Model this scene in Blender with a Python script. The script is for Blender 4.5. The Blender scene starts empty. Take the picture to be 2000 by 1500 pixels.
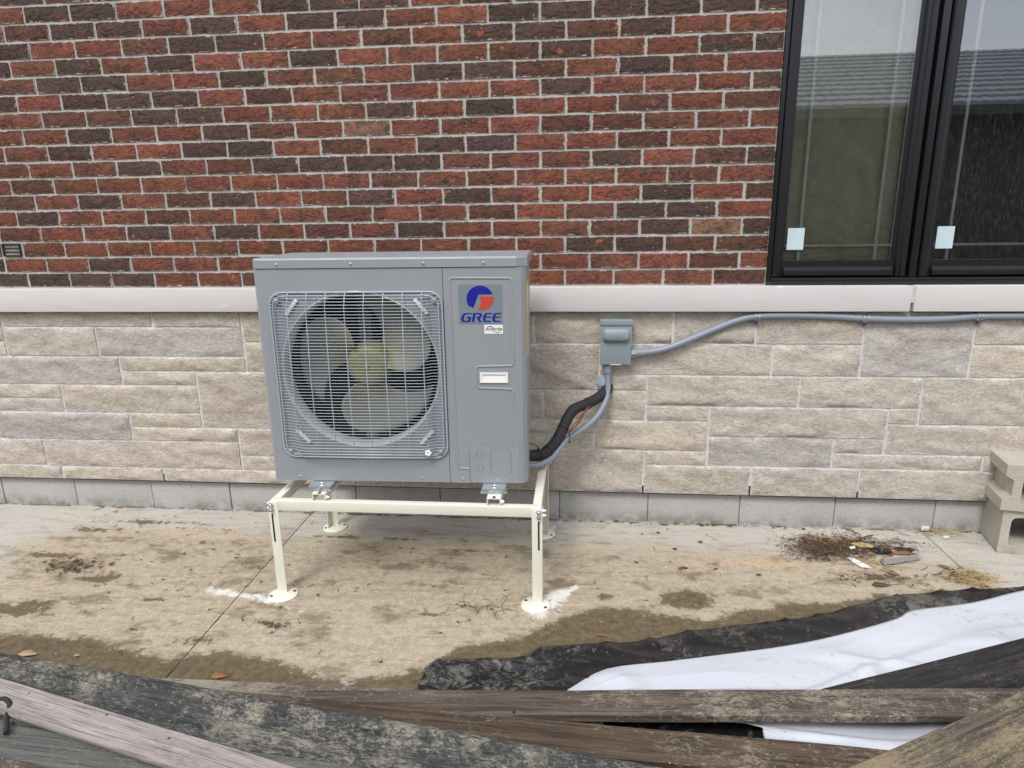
import bpy, bmesh, math, random
import numpy as np
from mathutils import Vector, Matrix, noise as mn
from mathutils.geometry import tessellate_polygon
random.seed(7)
R = math.radians
scene = bpy.context.scene
col = scene.collection

# ------------------------------------------------------------ camera
CF, CYAW, CPIT, CROLL = 1300.0, 0.098, 0.250, -0.0145      # focal length in px of a 2000 px wide frame
CAM = Vector((2.448, -2.789, 1.36))
_f = Vector((-math.sin(CYAW)*math.cos(CPIT), math.cos(CYAW)*math.cos(CPIT), -math.sin(CPIT)))
_r = Vector((math.cos(CYAW), math.sin(CYAW), 0)); _u = _r.cross(_f)
_R = math.cos(CROLL)*_r + math.sin(CROLL)*_u; _U = -math.sin(CROLL)*_r + math.cos(CROLL)*_u
cam = bpy.data.cameras.new('camera'); camo = bpy.data.objects.new('camera', cam); col.objects.link(camo)
m3 = Matrix((_R, _U, -_f)).transposed(); camo.matrix_world = Matrix.Translation(CAM) @ m3.to_4x4()
cam.sensor_width = 36; cam.lens = 36*CF/2000; cam.clip_start = .05; cam.clip_end = 500
scene.camera = camo
def ray(x, y): return (x-1000)/CF*_R - (y-750)/CF*_U + _f
def onz(x, y, z=0.0):                                   # where a photo pixel's ray meets a level plane
    d = ray(x, y); return CAM + d*((z-CAM.z)/d.z)
def ony(x, y, Y=0.0):                                   # ... or a plane parallel to the wall
    d = ray(x, y); return CAM + d*((Y-CAM.y)/d.y)

# ------------------------------------------------------------ world, sun, exposure
SUN_EL, SUN_AZ = 52, 200
w = bpy.data.worlds.new('World'); scene.world = w; w.use_nodes = True
nt = w.node_tree; bg = nt.nodes['Background']
sky = nt.nodes.new('ShaderNodeTexSky'); sky.sky_type = 'NISHITA'; sky.sun_disc = False
sky.sun_elevation = R(SUN_EL); sky.sun_rotation = R(SUN_AZ); sky.air_density = 1.0; sky.dust_density = 2.5
tc = nt.nodes.new('ShaderNodeTexCoord'); mp = nt.nodes.new('ShaderNodeMapping'); mp.inputs['Scale'].default_value = (1, 1, 4.5)
nz = nt.nodes.new('ShaderNodeTexNoise'); nz.inputs['Scale'].default_value = 1.7; nz.inputs['Detail'].default_value = 7; nz.inputs['Roughness'].default_value = .55
rp = nt.nodes.new('ShaderNodeValToRGB')
rp.color_ramp.elements[0].position = .34; rp.color_ramp.elements[0].color = (.55, .55, .55, 1)
rp.color_ramp.elements[1].position = .62; rp.color_ramp.elements[1].color = (.97, .97, .97, 1)
mx = nt.nodes.new('ShaderNodeMix'); mx.data_type = 'RGBA'
cl = nt.nodes.new('ShaderNodeRGB'); cl.outputs[0].default_value = (9.2, 9.3, 9.6, 1)      # cloud cover
L = nt.links.new
L(tc.outputs['Generated'], mp.inputs[0]); L(mp.outputs[0], nz.inputs[0]); L(nz.outputs['Fac'], rp.inputs[0])
L(rp.outputs[0], mx.inputs['Factor']); L(sky.outputs[0], mx.inputs['A']); L(cl.outputs[0], mx.inputs['B'])
L(mx.outputs['Result'], bg.inputs[0]); bg.inputs[1].default_value = .102
sd = bpy.data.lights.new('sun', 'SUN'); sd.energy = 1.35; sd.angle = R(18); sd.color = (1, .97, .93)
so = bpy.data.objects.new('sun', sd); col.objects.link(so)
az = R(SUN_AZ); dv = Vector((math.sin(az)*math.cos(R(SUN_EL)), math.cos(az)*math.cos(R(SUN_EL)), math.sin(R(SUN_EL))))
so.rotation_euler = dv.to_track_quat('Z', 'Y').to_euler(); so.location = (2, -6, 8)
scene.view_settings.view_transform = 'Standard'; scene.view_settings.look = 'None'
scene.view_settings.exposure = 0.72; scene.view_settings.gamma = 1
scene.render.engine = 'CYCLES'; scene.render.resolution_x = 1024; scene.render.resolution_y = 768
scene.cycles.max_bounces = 5; scene.cycles.transparent_max_bounces = 8

# ------------------------------------------------------------ node helpers
class M:
    def __init__(s, name, rough=.8, metal=0, spec=.5):
        s.m = bpy.data.materials.new(name); s.m.use_nodes = True; s.t = s.m.node_tree
        s.b = s.t.nodes['Principled BSDF']; s.b.inputs['Roughness'].default_value = rough
        s.b.inputs['Metallic'].default_value = metal; s.b.inputs['Specular IOR Level'].default_value = spec
    def n(s, t, **k):
        d = s.t.nodes.new('ShaderNode'+t)
        for a, v in k.items(): setattr(d, a, v)
        return d
    def put(s, sock, v):
        if isinstance(v, bpy.types.NodeSocket): s.t.links.new(v, sock)
        elif v is not None: sock.default_value = (tuple(v)+(1,) if isinstance(v, tuple) and len(v) == 3 and sock.type == 'RGBA' else v)
    def math(s, op, a, b=None, c=None, clamp=False):
        d = s.n('Math', operation=op, use_clamp=clamp); s.put(d.inputs[0], a); s.put(d.inputs[1], b); s.put(d.inputs[2], c); return d.outputs[0]
    def vm(s, op, a, b=None, scale=None):
        d = s.n('VectorMath', operation=op); s.put(d.inputs[0], a); s.put(d.inputs[1], b)
        if scale is not None: s.put(d.inputs['Scale'], scale)
        return d.outputs['Value' if op in ('LENGTH', 'DOT_PRODUCT') else 'Vector']
    def mix(s, f, a, b, mode='MIX'):
        d = s.n('Mix', data_type='RGBA', blend_type=mode); s.put(d.inputs['Factor'], f); s.put(d.inputs['A'], a); s.put(d.inputs['B'], b); return d.outputs['Result']
    def co(s, out='Object'): return s.n('TexCoord').outputs[out]
    def pos(s): return s.n('NewGeometry').outputs['Position']
    def map(s, v, scale=(1, 1, 1), rot=(0, 0, 0), loc=(0, 0, 0)):
        d = s.n('Mapping'); s.put(d.inputs[0], v); d.inputs['Scale'].default_value = scale; d.inputs['Rotation'].default_value = rot; d.inputs['Location'].default_value = loc; return d.outputs[0]
    def noise(s, v, scale, detail=4, rough=.55, dist=0, kind=None):
        d = s.n('TexNoise'); s.put(d.inputs['Vector'], v)
        if kind: d.noise_type = kind
        d.inputs['Scale'].default_value = scale; d.inputs['Detail'].default_value = detail; d.inputs['Roughness'].default_value = rough; d.inputs['Distortion'].default_value = dist
        return d.outputs[0]
    def vor(s, v, scale, feat='F1', out='Distance'):
        d = s.n('TexVoronoi', feature=feat); s.put(d.inputs['Vector'], v); d.inputs['Scale'].default_value = scale; return d.outputs[out]
    def step(s, v, a, b, x=0.0, y=1.0):
        d = s.n('MapRange', interpolation_type='SMOOTHSTEP'); s.put(d.inputs[0], v); s.put(d.inputs[1], a); s.put(d.inputs[2], b); d.inputs[3].default_value = x; d.inputs[4].default_value = y; return d.outputs[0]
    def attr(s, name, out='Fac', kind='GEOMETRY'):
        d = s.n('Attribute', attribute_name=name, attribute_type=kind); return d.outputs[out]
    def oi(s, out): return s.n('ObjectInfo').outputs[out]
    def xyz(s, v):
        d = s.n('SeparateXYZ'); s.put(d.inputs[0], v); return d.outputs
    def bump(s, h, strength=.5, dist=.005, nrm=None):
        d = s.n('Bump'); d.inputs['Strength'].default_value = strength; d.inputs['Distance'].default_value = dist; s.put(d.inputs['Height'], h)
        if nrm is not None: s.put(d.inputs['Normal'], nrm)
        return d.outputs[0]
    def color(s, v): s.put(s.b.inputs['Base Color'], v)
    def rough(s, v): s.put(s.b.inputs['Roughness'], v)
    def norm(s, v): s.put(s.b.inputs['Normal'], v)
def plain(name, c, rough=.5, metal=0, var=.12, sc=30, bump=0, dirt=None):
    a = M(name, rough, metal); o = a.co()
    n = a.noise(o, sc, 5, .6)
    c1 = tuple(v*(1-var) for v in c); c2 = tuple(min(1, v*(1+var)) for v in c)
    k = a.mix(n, c1, c2)
    if dirt: k = a.mix(a.math('MULTIPLY', a.step(a.noise(o, sc*.5, 8, .7), .5, .7), dirt[1]), k, dirt[0])
    a.color(k)
    if bump: a.norm(a.bump(a.noise(o, sc*12, 3), bump, .001))
    return a.m
def rndvec(a, v):                                    # shift texture space per object
    c = a.n('CombineXYZ'); r = a.oi('Random')
    for i, k in enumerate((37., 71., 53.)): a.put(c.inputs[i], a.math('MULTIPLY', r, k))
    return a.vm('ADD', v, c.outputs[0])

def m_brick():
    a = M('brick_clay', .82, spec=.3)
    loc = a.attr('loc', 'Vector'); st = a.attr('stf')
    v = rndvec(a, a.vm('ADD', loc, a.attr('off', 'Vector')))
    base = a.mix(st, a.oi('Color'), a.attr('bc', 'Color'))
    n1 = a.noise(v, 13, 3, .6); n2 = a.noise(v, 75, 4, .7); nw = a.noise(a.map(v, (.75, 1, 1.5)), 20, 1.5, .5, 1.6)
    k = a.mix(a.step(n1, .42, .68), base, a.mix(.7, base, (.075, .042, .032)))
    k = a.mix(a.step(n1, .40, .30), k, a.mix(.45, base, (.19, .062, .042)))
    k = a.mix(1, k, a.mix(a.step(n2, .3, .7), (.72, .72, .72), (1.25, 1.22, 1.2)), 'MULTIPLY')
    cr = a.math('MULTIPLY', a.step(a.math('ABSOLUTE', a.math('SUBTRACT', nw, .5)), .035, .004), a.step(a.noise(v, 28, 1), .46, .6))
    k = a.mix(a.math('MULTIPLY', cr, .5), k, (.028, .018, .015))  # crease shade painted into the colour so the wrinkles show
    chip = a.step(a.noise(a.vm('ADD', v, (3, 9, 4)), 26, 3, .6), .665, .70)
    k = a.mix(a.math('MULTIPLY', chip, .8), k, (.34, .095, .04))
    h = a.xyz(a.attr('half', 'Vector')); p = a.xyz(loc)
    dx = a.math('SUBTRACT', h[0], a.math('ABSOLUTE', p[0])); dz = a.math('SUBTRACT', h[2], a.math('ABSOLUTE', p[2]))
    d = a.math('MINIMUM', dx, dz)
    ns = a.noise(v, 38, 5, .75)
    sm = a.step(a.math('SUBTRACT', a.math('MULTIPLY', a.math('SUBTRACT', ns, .50), .034), d), -.0004, .0012)
    dr = a.step(a.noise(a.map(v, (1.3, 1, .4)), 30, 4, .75), .715, .75)
    spk = a.math('MULTIPLY', a.step(a.vor(v, 42), .10, .06), a.step(n1, .56, .62))
    sm = a.math('MAXIMUM', sm, a.math('MAXIMUM', dr, spk))
    k = a.mix(a.math('MULTIPLY', sm, .66), k, (.53, .51, .48)); a.color(k)
    hgt = a.math('ADD', a.math('MULTIPLY', cr, -.9), a.math('ADD', a.math('MULTIPLY', n2, .35), a.math('MULTIPLY', nw, 2.2)))
    a.norm(a.bump(hgt, 1.0, .0032)); return a.m
def m_mortar(c=(.45, .44, .415)):
    a = M('mortar', .95, spec=.2); o = a.pos(); n = a.noise(o, 55, 5, .7)
    k = a.mix(n, tuple(x*.72 for x in c), tuple(x*1.25 for x in c))
    k = a.mix(a.step(a.noise(o, 7, 3), .5, .7, 0, .35), k, (.30, .31, .27)); a.color(k)
    a.norm(a.bump(a.math('ADD', n, a.noise(o, 220, 3)), .7, .003)); return a.m
def m_stone():
    a = M('split_limestone', .88, spec=.25); v = rndvec(a, a.co())
    vs = a.map(v, (1, 1, 1.5), (0, R(-30), 0))
    n1 = a.noise(v, 7, 3, .6); n2 = a.noise(vs, 48, 5, .72, .6); n3 = a.noise(v, 170, 3, .65)
    c = a.oi('Color')
    k = a.mix(a.step(n1, .35, .7), c, a.mix(.45, c, (.42, .36, .33)))
    k = a.mix(1, k, a.mix(a.step(n2, .32, .68), (.84, .83, .81), (1.11, 1.105, 1.10)), 'MULTIPLY')
    k = a.mix(1, k, a.mix(a.step(n3, .32, .68), (.84, .83, .82), (1.10, 1.10, 1.10)), 'MULTIPLY')
    ck = a.noise(a.map(v, (.8, 1, 2.2)), 9, 3, .6, 1.0)
    crk = a.math('MULTIPLY', a.step(a.math('ABSOLUTE', a.math('SUBTRACT', ck, .5)), .012, .002), a.step(n1, .52, .62))
    k = a.mix(a.math('MULTIPLY', crk, .5), k, (.16, .13, .10))
    h = a.xyz(a.attr('half', 'Vector')); p = a.xyz(a.co())
    d = a.math('MINIMUM', a.math('SUBTRACT', h[0], a.math('ABSOLUTE', p[0])), a.math('SUBTRACT', h[2], a.math('ABSOLUTE', p[2])))
    sm = a.step(a.math('SUBTRACT', a.math('MULTIPLY', a.math('SUBTRACT', a.noise(v, 32, 5, .75), .465), .05), d), -.001, .003)
    k = a.mix(a.math('MULTIPLY', sm, .65), k, (.72, .70, .69)); a.color(k)
    a.norm(a.bump(a.math('ADD', a.math('MULTIPLY', n2, 1.6), a.math('ADD', a.math('MULTIPLY', n3, .5), a.math('MULTIPLY', ck, 1.2))), .9, .0042)); return a.m
def m_sill():
    a = M('smooth_limestone', .7, spec=.3); o = a.co()
    n = a.noise(a.map(o, (.6, 1, 3), (0, R(10), 0)), 9, 7, .6)
    k = a.mix(n, (.53, .505, .50), (.65, .63, .625)); k = a.mix(a.step(a.noise(o, 90, 4, .7), .62, .75, 0, .45), k, (.50, .46, .42)); a.color(k)
    k = a.mix(a.step(a.noise(a.map(o, (1, 1, 5)), 5, 6, .7), .62, .72, 0, .6), k, (.82, .82, .83)); a.color(k)
    a.norm(a.bump(a.noise(o, 120, 5), .35, .002)); return a.m
def m_block(name, c1, c2, c3, moss=0):
    a = M(name, .95, spec=.2); v = rndvec(a, a.co())
    n = a.noise(v, 90, 4, .75); k = a.mix(a.noise(v, 6, 5, .6), c1, c2); k = a.mix(a.step(n, .56, .72, 0, .8), k, c3)
    if moss:
        z = a.xyz(a.pos())[2]; mk = a.math('MULTIPLY', a.step(z, .075, .0), a.step(a.noise(a.pos(), 13, 6, .7), .38, .62)); k = a.mix(a.math('MULTIPLY', mk, moss), k, (.10, .085, .05))
    a.color(k); a.norm(a.bump(a.math('ADD', n, a.math('MULTIPLY', a.vor(v, 170), .7)), .8, .003)); return a.m
def m_paint(name, c, rough=.42, var=.05):
    a = M(name, rough); o = a.co(); n = a.noise(o, 5, 6, .6)
    k = a.mix(n, tuple(x*(1-var) for x in c), tuple(x*(1+var) for x in c))
    k = a.mix(a.math('MULTIPLY', a.step(a.noise(o, 22, 8, .75), .6, .76), .22), k, (.46, .45, .43)); a.color(k)
    a.rough(a.step(a.noise(o, 12, 4), .2, .8, rough-.07, rough+.13)); a.norm(a.bump(a.noise(o, 700, 2), .06, .0006)); return a.m
def m_concrete():
    a = M('patio_concrete', .92, spec=.25); p = a.pos()
    n1 = a.noise(p, 6, 5, .65); n2 = a.noise(p, 34, 5, .72); n3 = a.noise(p, 210, 3, .7); sw = a.noise(a.map(p, (.4, 2.6, 1), (0, 0, R(6))), 11, 5, .75)
    wob = a.math('ADD', a.math('MULTIPLY', a.math('SUBTRACT', n1, .5), 1.1), a.math('MULTIPLY', a.math('SUBTRACT', n2, .5), 1.1))
    def mask(nm, lo, hi, am=1.0): return a.step(a.math('ADD', a.attr(nm), a.math('MULTIPLY', wob, am)), lo, hi)
    k = a.mix(n1, (.50, .48, .44), (.62, .60, .555))
    k = a.mix(a.math('MULTIPLY', mask('tan', .1, .75, 1.2), .9), k, a.mix(a.step(n2, .35, .65), (.36, .295, .205), (.56, .485, .36)))
    k = a.mix(a.step(sw, .48, .70, 0, .5), k, (.23, .18, .125))
    k = a.mix(a.step(n1, .52, .66, 0, .35), k, (.66, .58, .46))
    gm = a.noise(a.map(p, (.75, 1.3, 1)), 6.5, 5, .7)
    k = a.mix(a.math('MULTIPLY', a.step(gm, .51, .65), a.math('MULTIPLY', a.attr('tan'), .95)), k, a.mix(n2, (.10, .075, .048), (.24, .185, .125)))
    k = a.mix(a.math('MULTIPLY', mask('peach', .35, .9, 1.6), .6), k, (.66, .48, .33))
    k = a.mix(a.math('MULTIPLY', mask('mud', .34, .74, 2.2), .88), k, a.mix(n2, (.075, .052, .03), (.17, .125, .075)))
    k = a.mix(1, k, a.mix(a.step(n3, .33, .67), (.80, .78, .75), (1.10, 1.09, 1.08)), 'MULTIPLY')
    k = a.mix(a.math('MULTIPLY', a.step(a.noise(p, 95, 3, .7), .60, .67), .35), k, (.13, .095, .06))
    wet = mask('wet', .34, .66, 1.6)
    k = a.mix(a.math('MULTIPLY', wet, .92), k, a.mix(a.step(n2, .3, .7), (.072, .053, .028), (.165, .125, .07)))
    k = a.mix(a.math('MULTIPLY', mask('white', .36, 1.0, 1.6), .85), k, (.84, .83, .82))
    a.color(k); a.rough(a.math('SUBTRACT', .95, a.math('MULTIPLY', wet, .25)))
    a.norm(a.bump(a.math('ADD', a.math('MULTIPLY', n2, 1.2), a.math('ADD', n3, a.math('MULTIPLY', sw, .8))), .9, .005)); return a.m
def m_wood(name, base, base2, mud, amt, rough=.8, gs=1.0, sx=.7, knot=None):
    a = M(name, rough, spec=.3); v = rndvec(a, a.co())
    g = a.noise(a.map(v, (1.0*gs, 22, 22)), 2.4, 4, .65, .9); g2 = a.noise(a.map(v, (1.6, 60, 60)), 4, 4, .65)
    k = a.mix(a.step(g, .3, .7), base, base2); k = a.mix(a.step(g2, .48, .66, 0, .75), k, tuple(x*.4 for x in base))
    n = a.noise(a.map(v, (sx, 1.5, 1), (0, 0, R(20 if sx > .5 else 0))), 26, 5, .75, .8); n2 = a.noise(a.map(v, (.6, 1.6, 1), (0, 0, R(55))), 120, 4, .75, .9); n3 = a.noise(v, 4.5, 3, .6)
    mk = a.math('ADD', a.math('MULTIPLY', n, .42), a.math('ADD', a.math('MULTIPLY', n2, .44), a.math('MULTIPLY', n3, .34)))
    th = .80-amt*.31
    mk = a.step(mk, th-.05, th+.10)
    k = a.mix(a.math('MULTIPLY', mk, .56), k, a.mix(n2, tuple(x*.62 for x in mud), tuple(min(1, x*1.3) for x in mud)))
    k = a.mix(a.step(a.vor(v, 35), .07, .04, 0, .7), k, tuple(min(1, x*1.5) for x in mud))
    k = a.mix(a.step(a.vor(a.vm('ADD', v, (5, 3, 1)), 11), .055, .04, 0, .85), k, knot or (.012, .01, .009))
    a.color(k); a.norm(a.bump(a.math('ADD', a.math('MULTIPLY', g2, .5), a.math('MULTIPLY', mk, .6)), .6, .004)); return a.m
def m_film(name, c, mud, th, rough, bs=.3):
    a = M(name, rough, spec=.5); p = a.pos(); n = a.noise(p, 22, 5, .75, 1.2); n2 = a.noise(a.map(p, (1, 2, 1), (0, 0, R(35))), 90, 4, .75, 1.2)
    mk = a.step(a.math('ADD', a.math('MULTIPLY', n, .5), a.math('ADD', a.math('MULTIPLY', n2, .4), a.math('MULTIPLY', a.noise(p, 2.4, 3), .35))), th, th+.09)
    a.color(a.mix(a.math('MULTIPLY', mk, .8), c, mud)); a.rough(a.math('ADD', rough, a.math('MULTIPLY', mk, .4)))
    wv = a.n('VectorMath', operation='ADD'); nn = a.n('TexNoise'); nn.inputs['Scale'].default_value = 6; a.put(nn.inputs['Vector'], p)
    a.put(wv.inputs[0], a.map(p, (.8, 1.5, 1), (0, 0, R(25)))); a.put(wv.inputs[1], a.vm('SCALE', nn.outputs['Color'], None, .12))
    h = a.math('ADD', a.vor(wv.outputs[0], 5), a.math('MULTIPLY', a.vor(wv.outputs[0], 17), .22))
    a.norm(a.bump(a.math('ADD', h, a.math('MULTIPLY', a.noise(a.map(p, (1, 1.6, 1)), 26, 3, .5, 1.5), .25)), bs, .012)); return a.m
def m_glass():
    a = M('window_glass'); t = a.t; t.nodes.remove(a.b)
    tr = a.n('BsdfTransparent'); gl = a.n('BsdfGlossy'); gl.inputs['Roughness'].default_value = .012; gl.inputs['Color'].default_value = (.94, .97, 1, 1)
    tr.inputs[0].default_value = (.96, .98, .97, 1)
    fr = a.n('Fresnel'); fr.inputs[0].default_value = 1.75
    df = a.n('BsdfDiffuse'); df.inputs[0].default_value = (.42, .42, .36, 1)
    f = a.math('ADD', a.math('MULTIPLY', fr.outputs[0], 1.3), .17, clamp=True)
    m1 = a.n('MixShader'); a.put(m1.inputs[0], f); t.links.new(tr.outputs[0], m1.inputs[1]); t.links.new(gl.outputs[0], m1.inputs[2])
    p = a.pos(); du = a.math('MULTIPLY', a.step(a.noise(a.map(p, (3, 1, .5), (0, R(20), 0)), 60, 8, .8), .48, .8), .19)
    m2 = a.n('MixShader'); a.put(m2.inputs[0], du); t.links.new(m1.outputs[0], m2.inputs[1]); t.links.new(df.outputs[0], m2.inputs[2])
    t.links.new(m2.outputs[0], t.nodes['Material Output'].inputs[0]); return a.m

MT = dict(brick=m_brick(), mortar=m_mortar(), mortar_s=m_mortar((.68, .665, .655)), stone=m_stone(), sill=m_sill(),
  block=m_block('foundation_concrete', (.36, .355, .345), (.50, .49, .48), (.20, .195, .185), .55),
  cinder=m_block('cinder_block', (.36, .335, .29), (.52, .49, .425), (.22, .195, .155), .35),
  conc=m_concrete(), unit=m_paint('cabinet_grey_paint', (.272, .297, .320)), unit2=m_paint('cabinet_base_paint', (.20, .23, .26)),
  wire=m_paint('grille_wire_coating', (.36, .40, .46), .35), cream=m_paint('stand_cream_paint', (.72, .71, .61), .4),
  galv=plain('galvanised_steel', (.50, .54, .58), .38, .75, .2, 40), screw=plain('zinc_screw', (.72, .73, .74), .28, .9, .1, 200),
  dark=plain('dark_cavity', (.012, .012, .012), .8), coil=plain('condenser_coil', (.05, .045, .035), .6, .3, .4, 80),
  blade=plain('x', (.15, .16, .13), .45, 0, .1, 8), hub=plain('fan_hub_plastic', (.215, .21, .085), .45, 0, .2, 14),
  lip=plain('fan_ring_paint', (.50, .54, .53), .4, 0, .08, 10), white=plain('white_plastic', (.80, .79, .76), .35, 0, .05, 12),
  logobg=plain('logo_sticker_grey', (.185, .225, .26), .35, 0, .05, 20), blue=plain('logo_blue', (.012, .014, .26), .35, 0, .05, 20),
  red=plain('logo_red', (.50, .062, .04), .35, 0, .05, 20), black=plain('black_rubber_foam', (.016, .016, .018), .7, 0, .3, 60, .4),
  green=plain('sticker_green', (.03, .25, .10), .4), navy=plain('sticker_navy', (.03, .03, .06), .4), yellow=plain('yellow_label', (.75, .58, .02), .4),
  conduit=m_paint('grey_flex_conduit', (.235, .27, .325), .38), box=m_paint('disconnect_box_paint', (.245, .30, .325), .36), seal=plain('grey_sealant', (.27, .34, .43), .7, 0, .2, 70, .6),
  wirered=plain('red_wire', (.30, .07, .04), .5), wirebr=plain('brown_wire', (.13, .045, .035), .5), bluecap=plain('blue_anchor', (.02, .06, .22), .4),
  frame=plain('black_window_frame', (.0085, .009, .012), .38, 0, .3, 8, .1), bar=plain('grille_bar_white', (.86, .87, .87), .4, 0, .1, 40), glass=m_glass(),
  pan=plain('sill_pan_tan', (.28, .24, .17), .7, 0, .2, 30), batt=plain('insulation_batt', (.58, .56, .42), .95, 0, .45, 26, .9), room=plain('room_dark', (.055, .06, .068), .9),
  paper=plain('pale_blue_paper', (.50, .64, .68), .7, 0, .12, 40), vent=plain('vent_black_plastic', (.018, .018, .016), .5),
  soil=plain('soil', (.13, .095, .06), .95, 0, .4, 4, .8),
  wA=m_wood('mud_caked_plank', (.075, .065, .055), (.14, .12, .10), (.40, .36, .27), .74), wB=m_wood('dark_weathered_plank', (.055, .042, .034), (.13, .105, .085), (.44, .39, .31), .53),
  wC=m_wood('brown_wet_plank', (.042, .030, .022), (.115, .080, .054), (.40, .35, .27), .50), wD=m_wood('grey_black_plank', (.022, .024, .027), (.06, .062, .066), (.38, .355, .28), .66, .7),
  wE=m_wood('sandy_beam', (.05, .045, .038), (.13, .11, .085), (.36, .28, .17), .74, .8, 1.0, .16), wF=m_wood('black_plank', (.013, .012, .013), (.04, .037, .037), (.25, .22, .19), .36, .6),
  wG=m_wood('pale_weathered_board', (.23, .20, .19), (.38, .34, .33), (.22, .15, .10), .42, .85, .6, .7, (.07, .035, .025)), wH=m_wood('grey_mat', (.085, .09, .085), (.14, .145, .135), (.27, .25, .19), .55, .6, .3),
  film_w=m_film('white_poly_film', (.54, .57, .635), (.36, .30, .24), .69, .33, .2), film_b=m_film('black_poly_film', (.012, .012, .014), (.15, .145, .125), .635, .27, .28),
  leaf=plain('dead_leaf', (.26, .12, .05), .8, 0, .4, 40), leaf2=plain('pale_dead_leaf', (.42, .27, .17), .8, 0, .3, 40), leaf3=plain('dark_dead_leaf', (.10, .06, .04), .85, 0, .4, 40),
  twig=plain('twig_brown', (.11, .072, .045), .9, 0, .5, 50), straw=plain('straw', (.42, .31, .14), .85, 0, .4, 50), ink=plain('black_cloth', (.012, .012, .013), .7), orange=plain('orange_cloth', (.20, .095, .045), .7),
  paperw=plain('white_scrap', (.72, .70, .66), .8, 0, .15, 50), tile=plain('roof_tile_slate', (.20, .225, .25), .6, 0, .5, 6), nwall=plain('dark_render_wall', (.045, .045, .038), .9, 0, .4, 3), chim=plain('chimney_brick', (.18, .13, .12), .9))

def m_blade():
    a = M('fan_blade_plastic', .45); r = a.vm('LENGTH', a.co())
    k = a.mix(a.step(r, .08, .20), (.24, .235, .10), (.21, .22, .19)); a.color(a.mix(a.noise(a.co(), 9, 3), k, a.mix(1, k, (.8, .8, .78), 'MULTIPLY'))); return a.m  # yellow glow round the hub painted into the inner blades
MT['blade'] = m_blade(); MT['fibre'] = plain('pale_fibre', (.85, .76, .48), .9)
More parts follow.
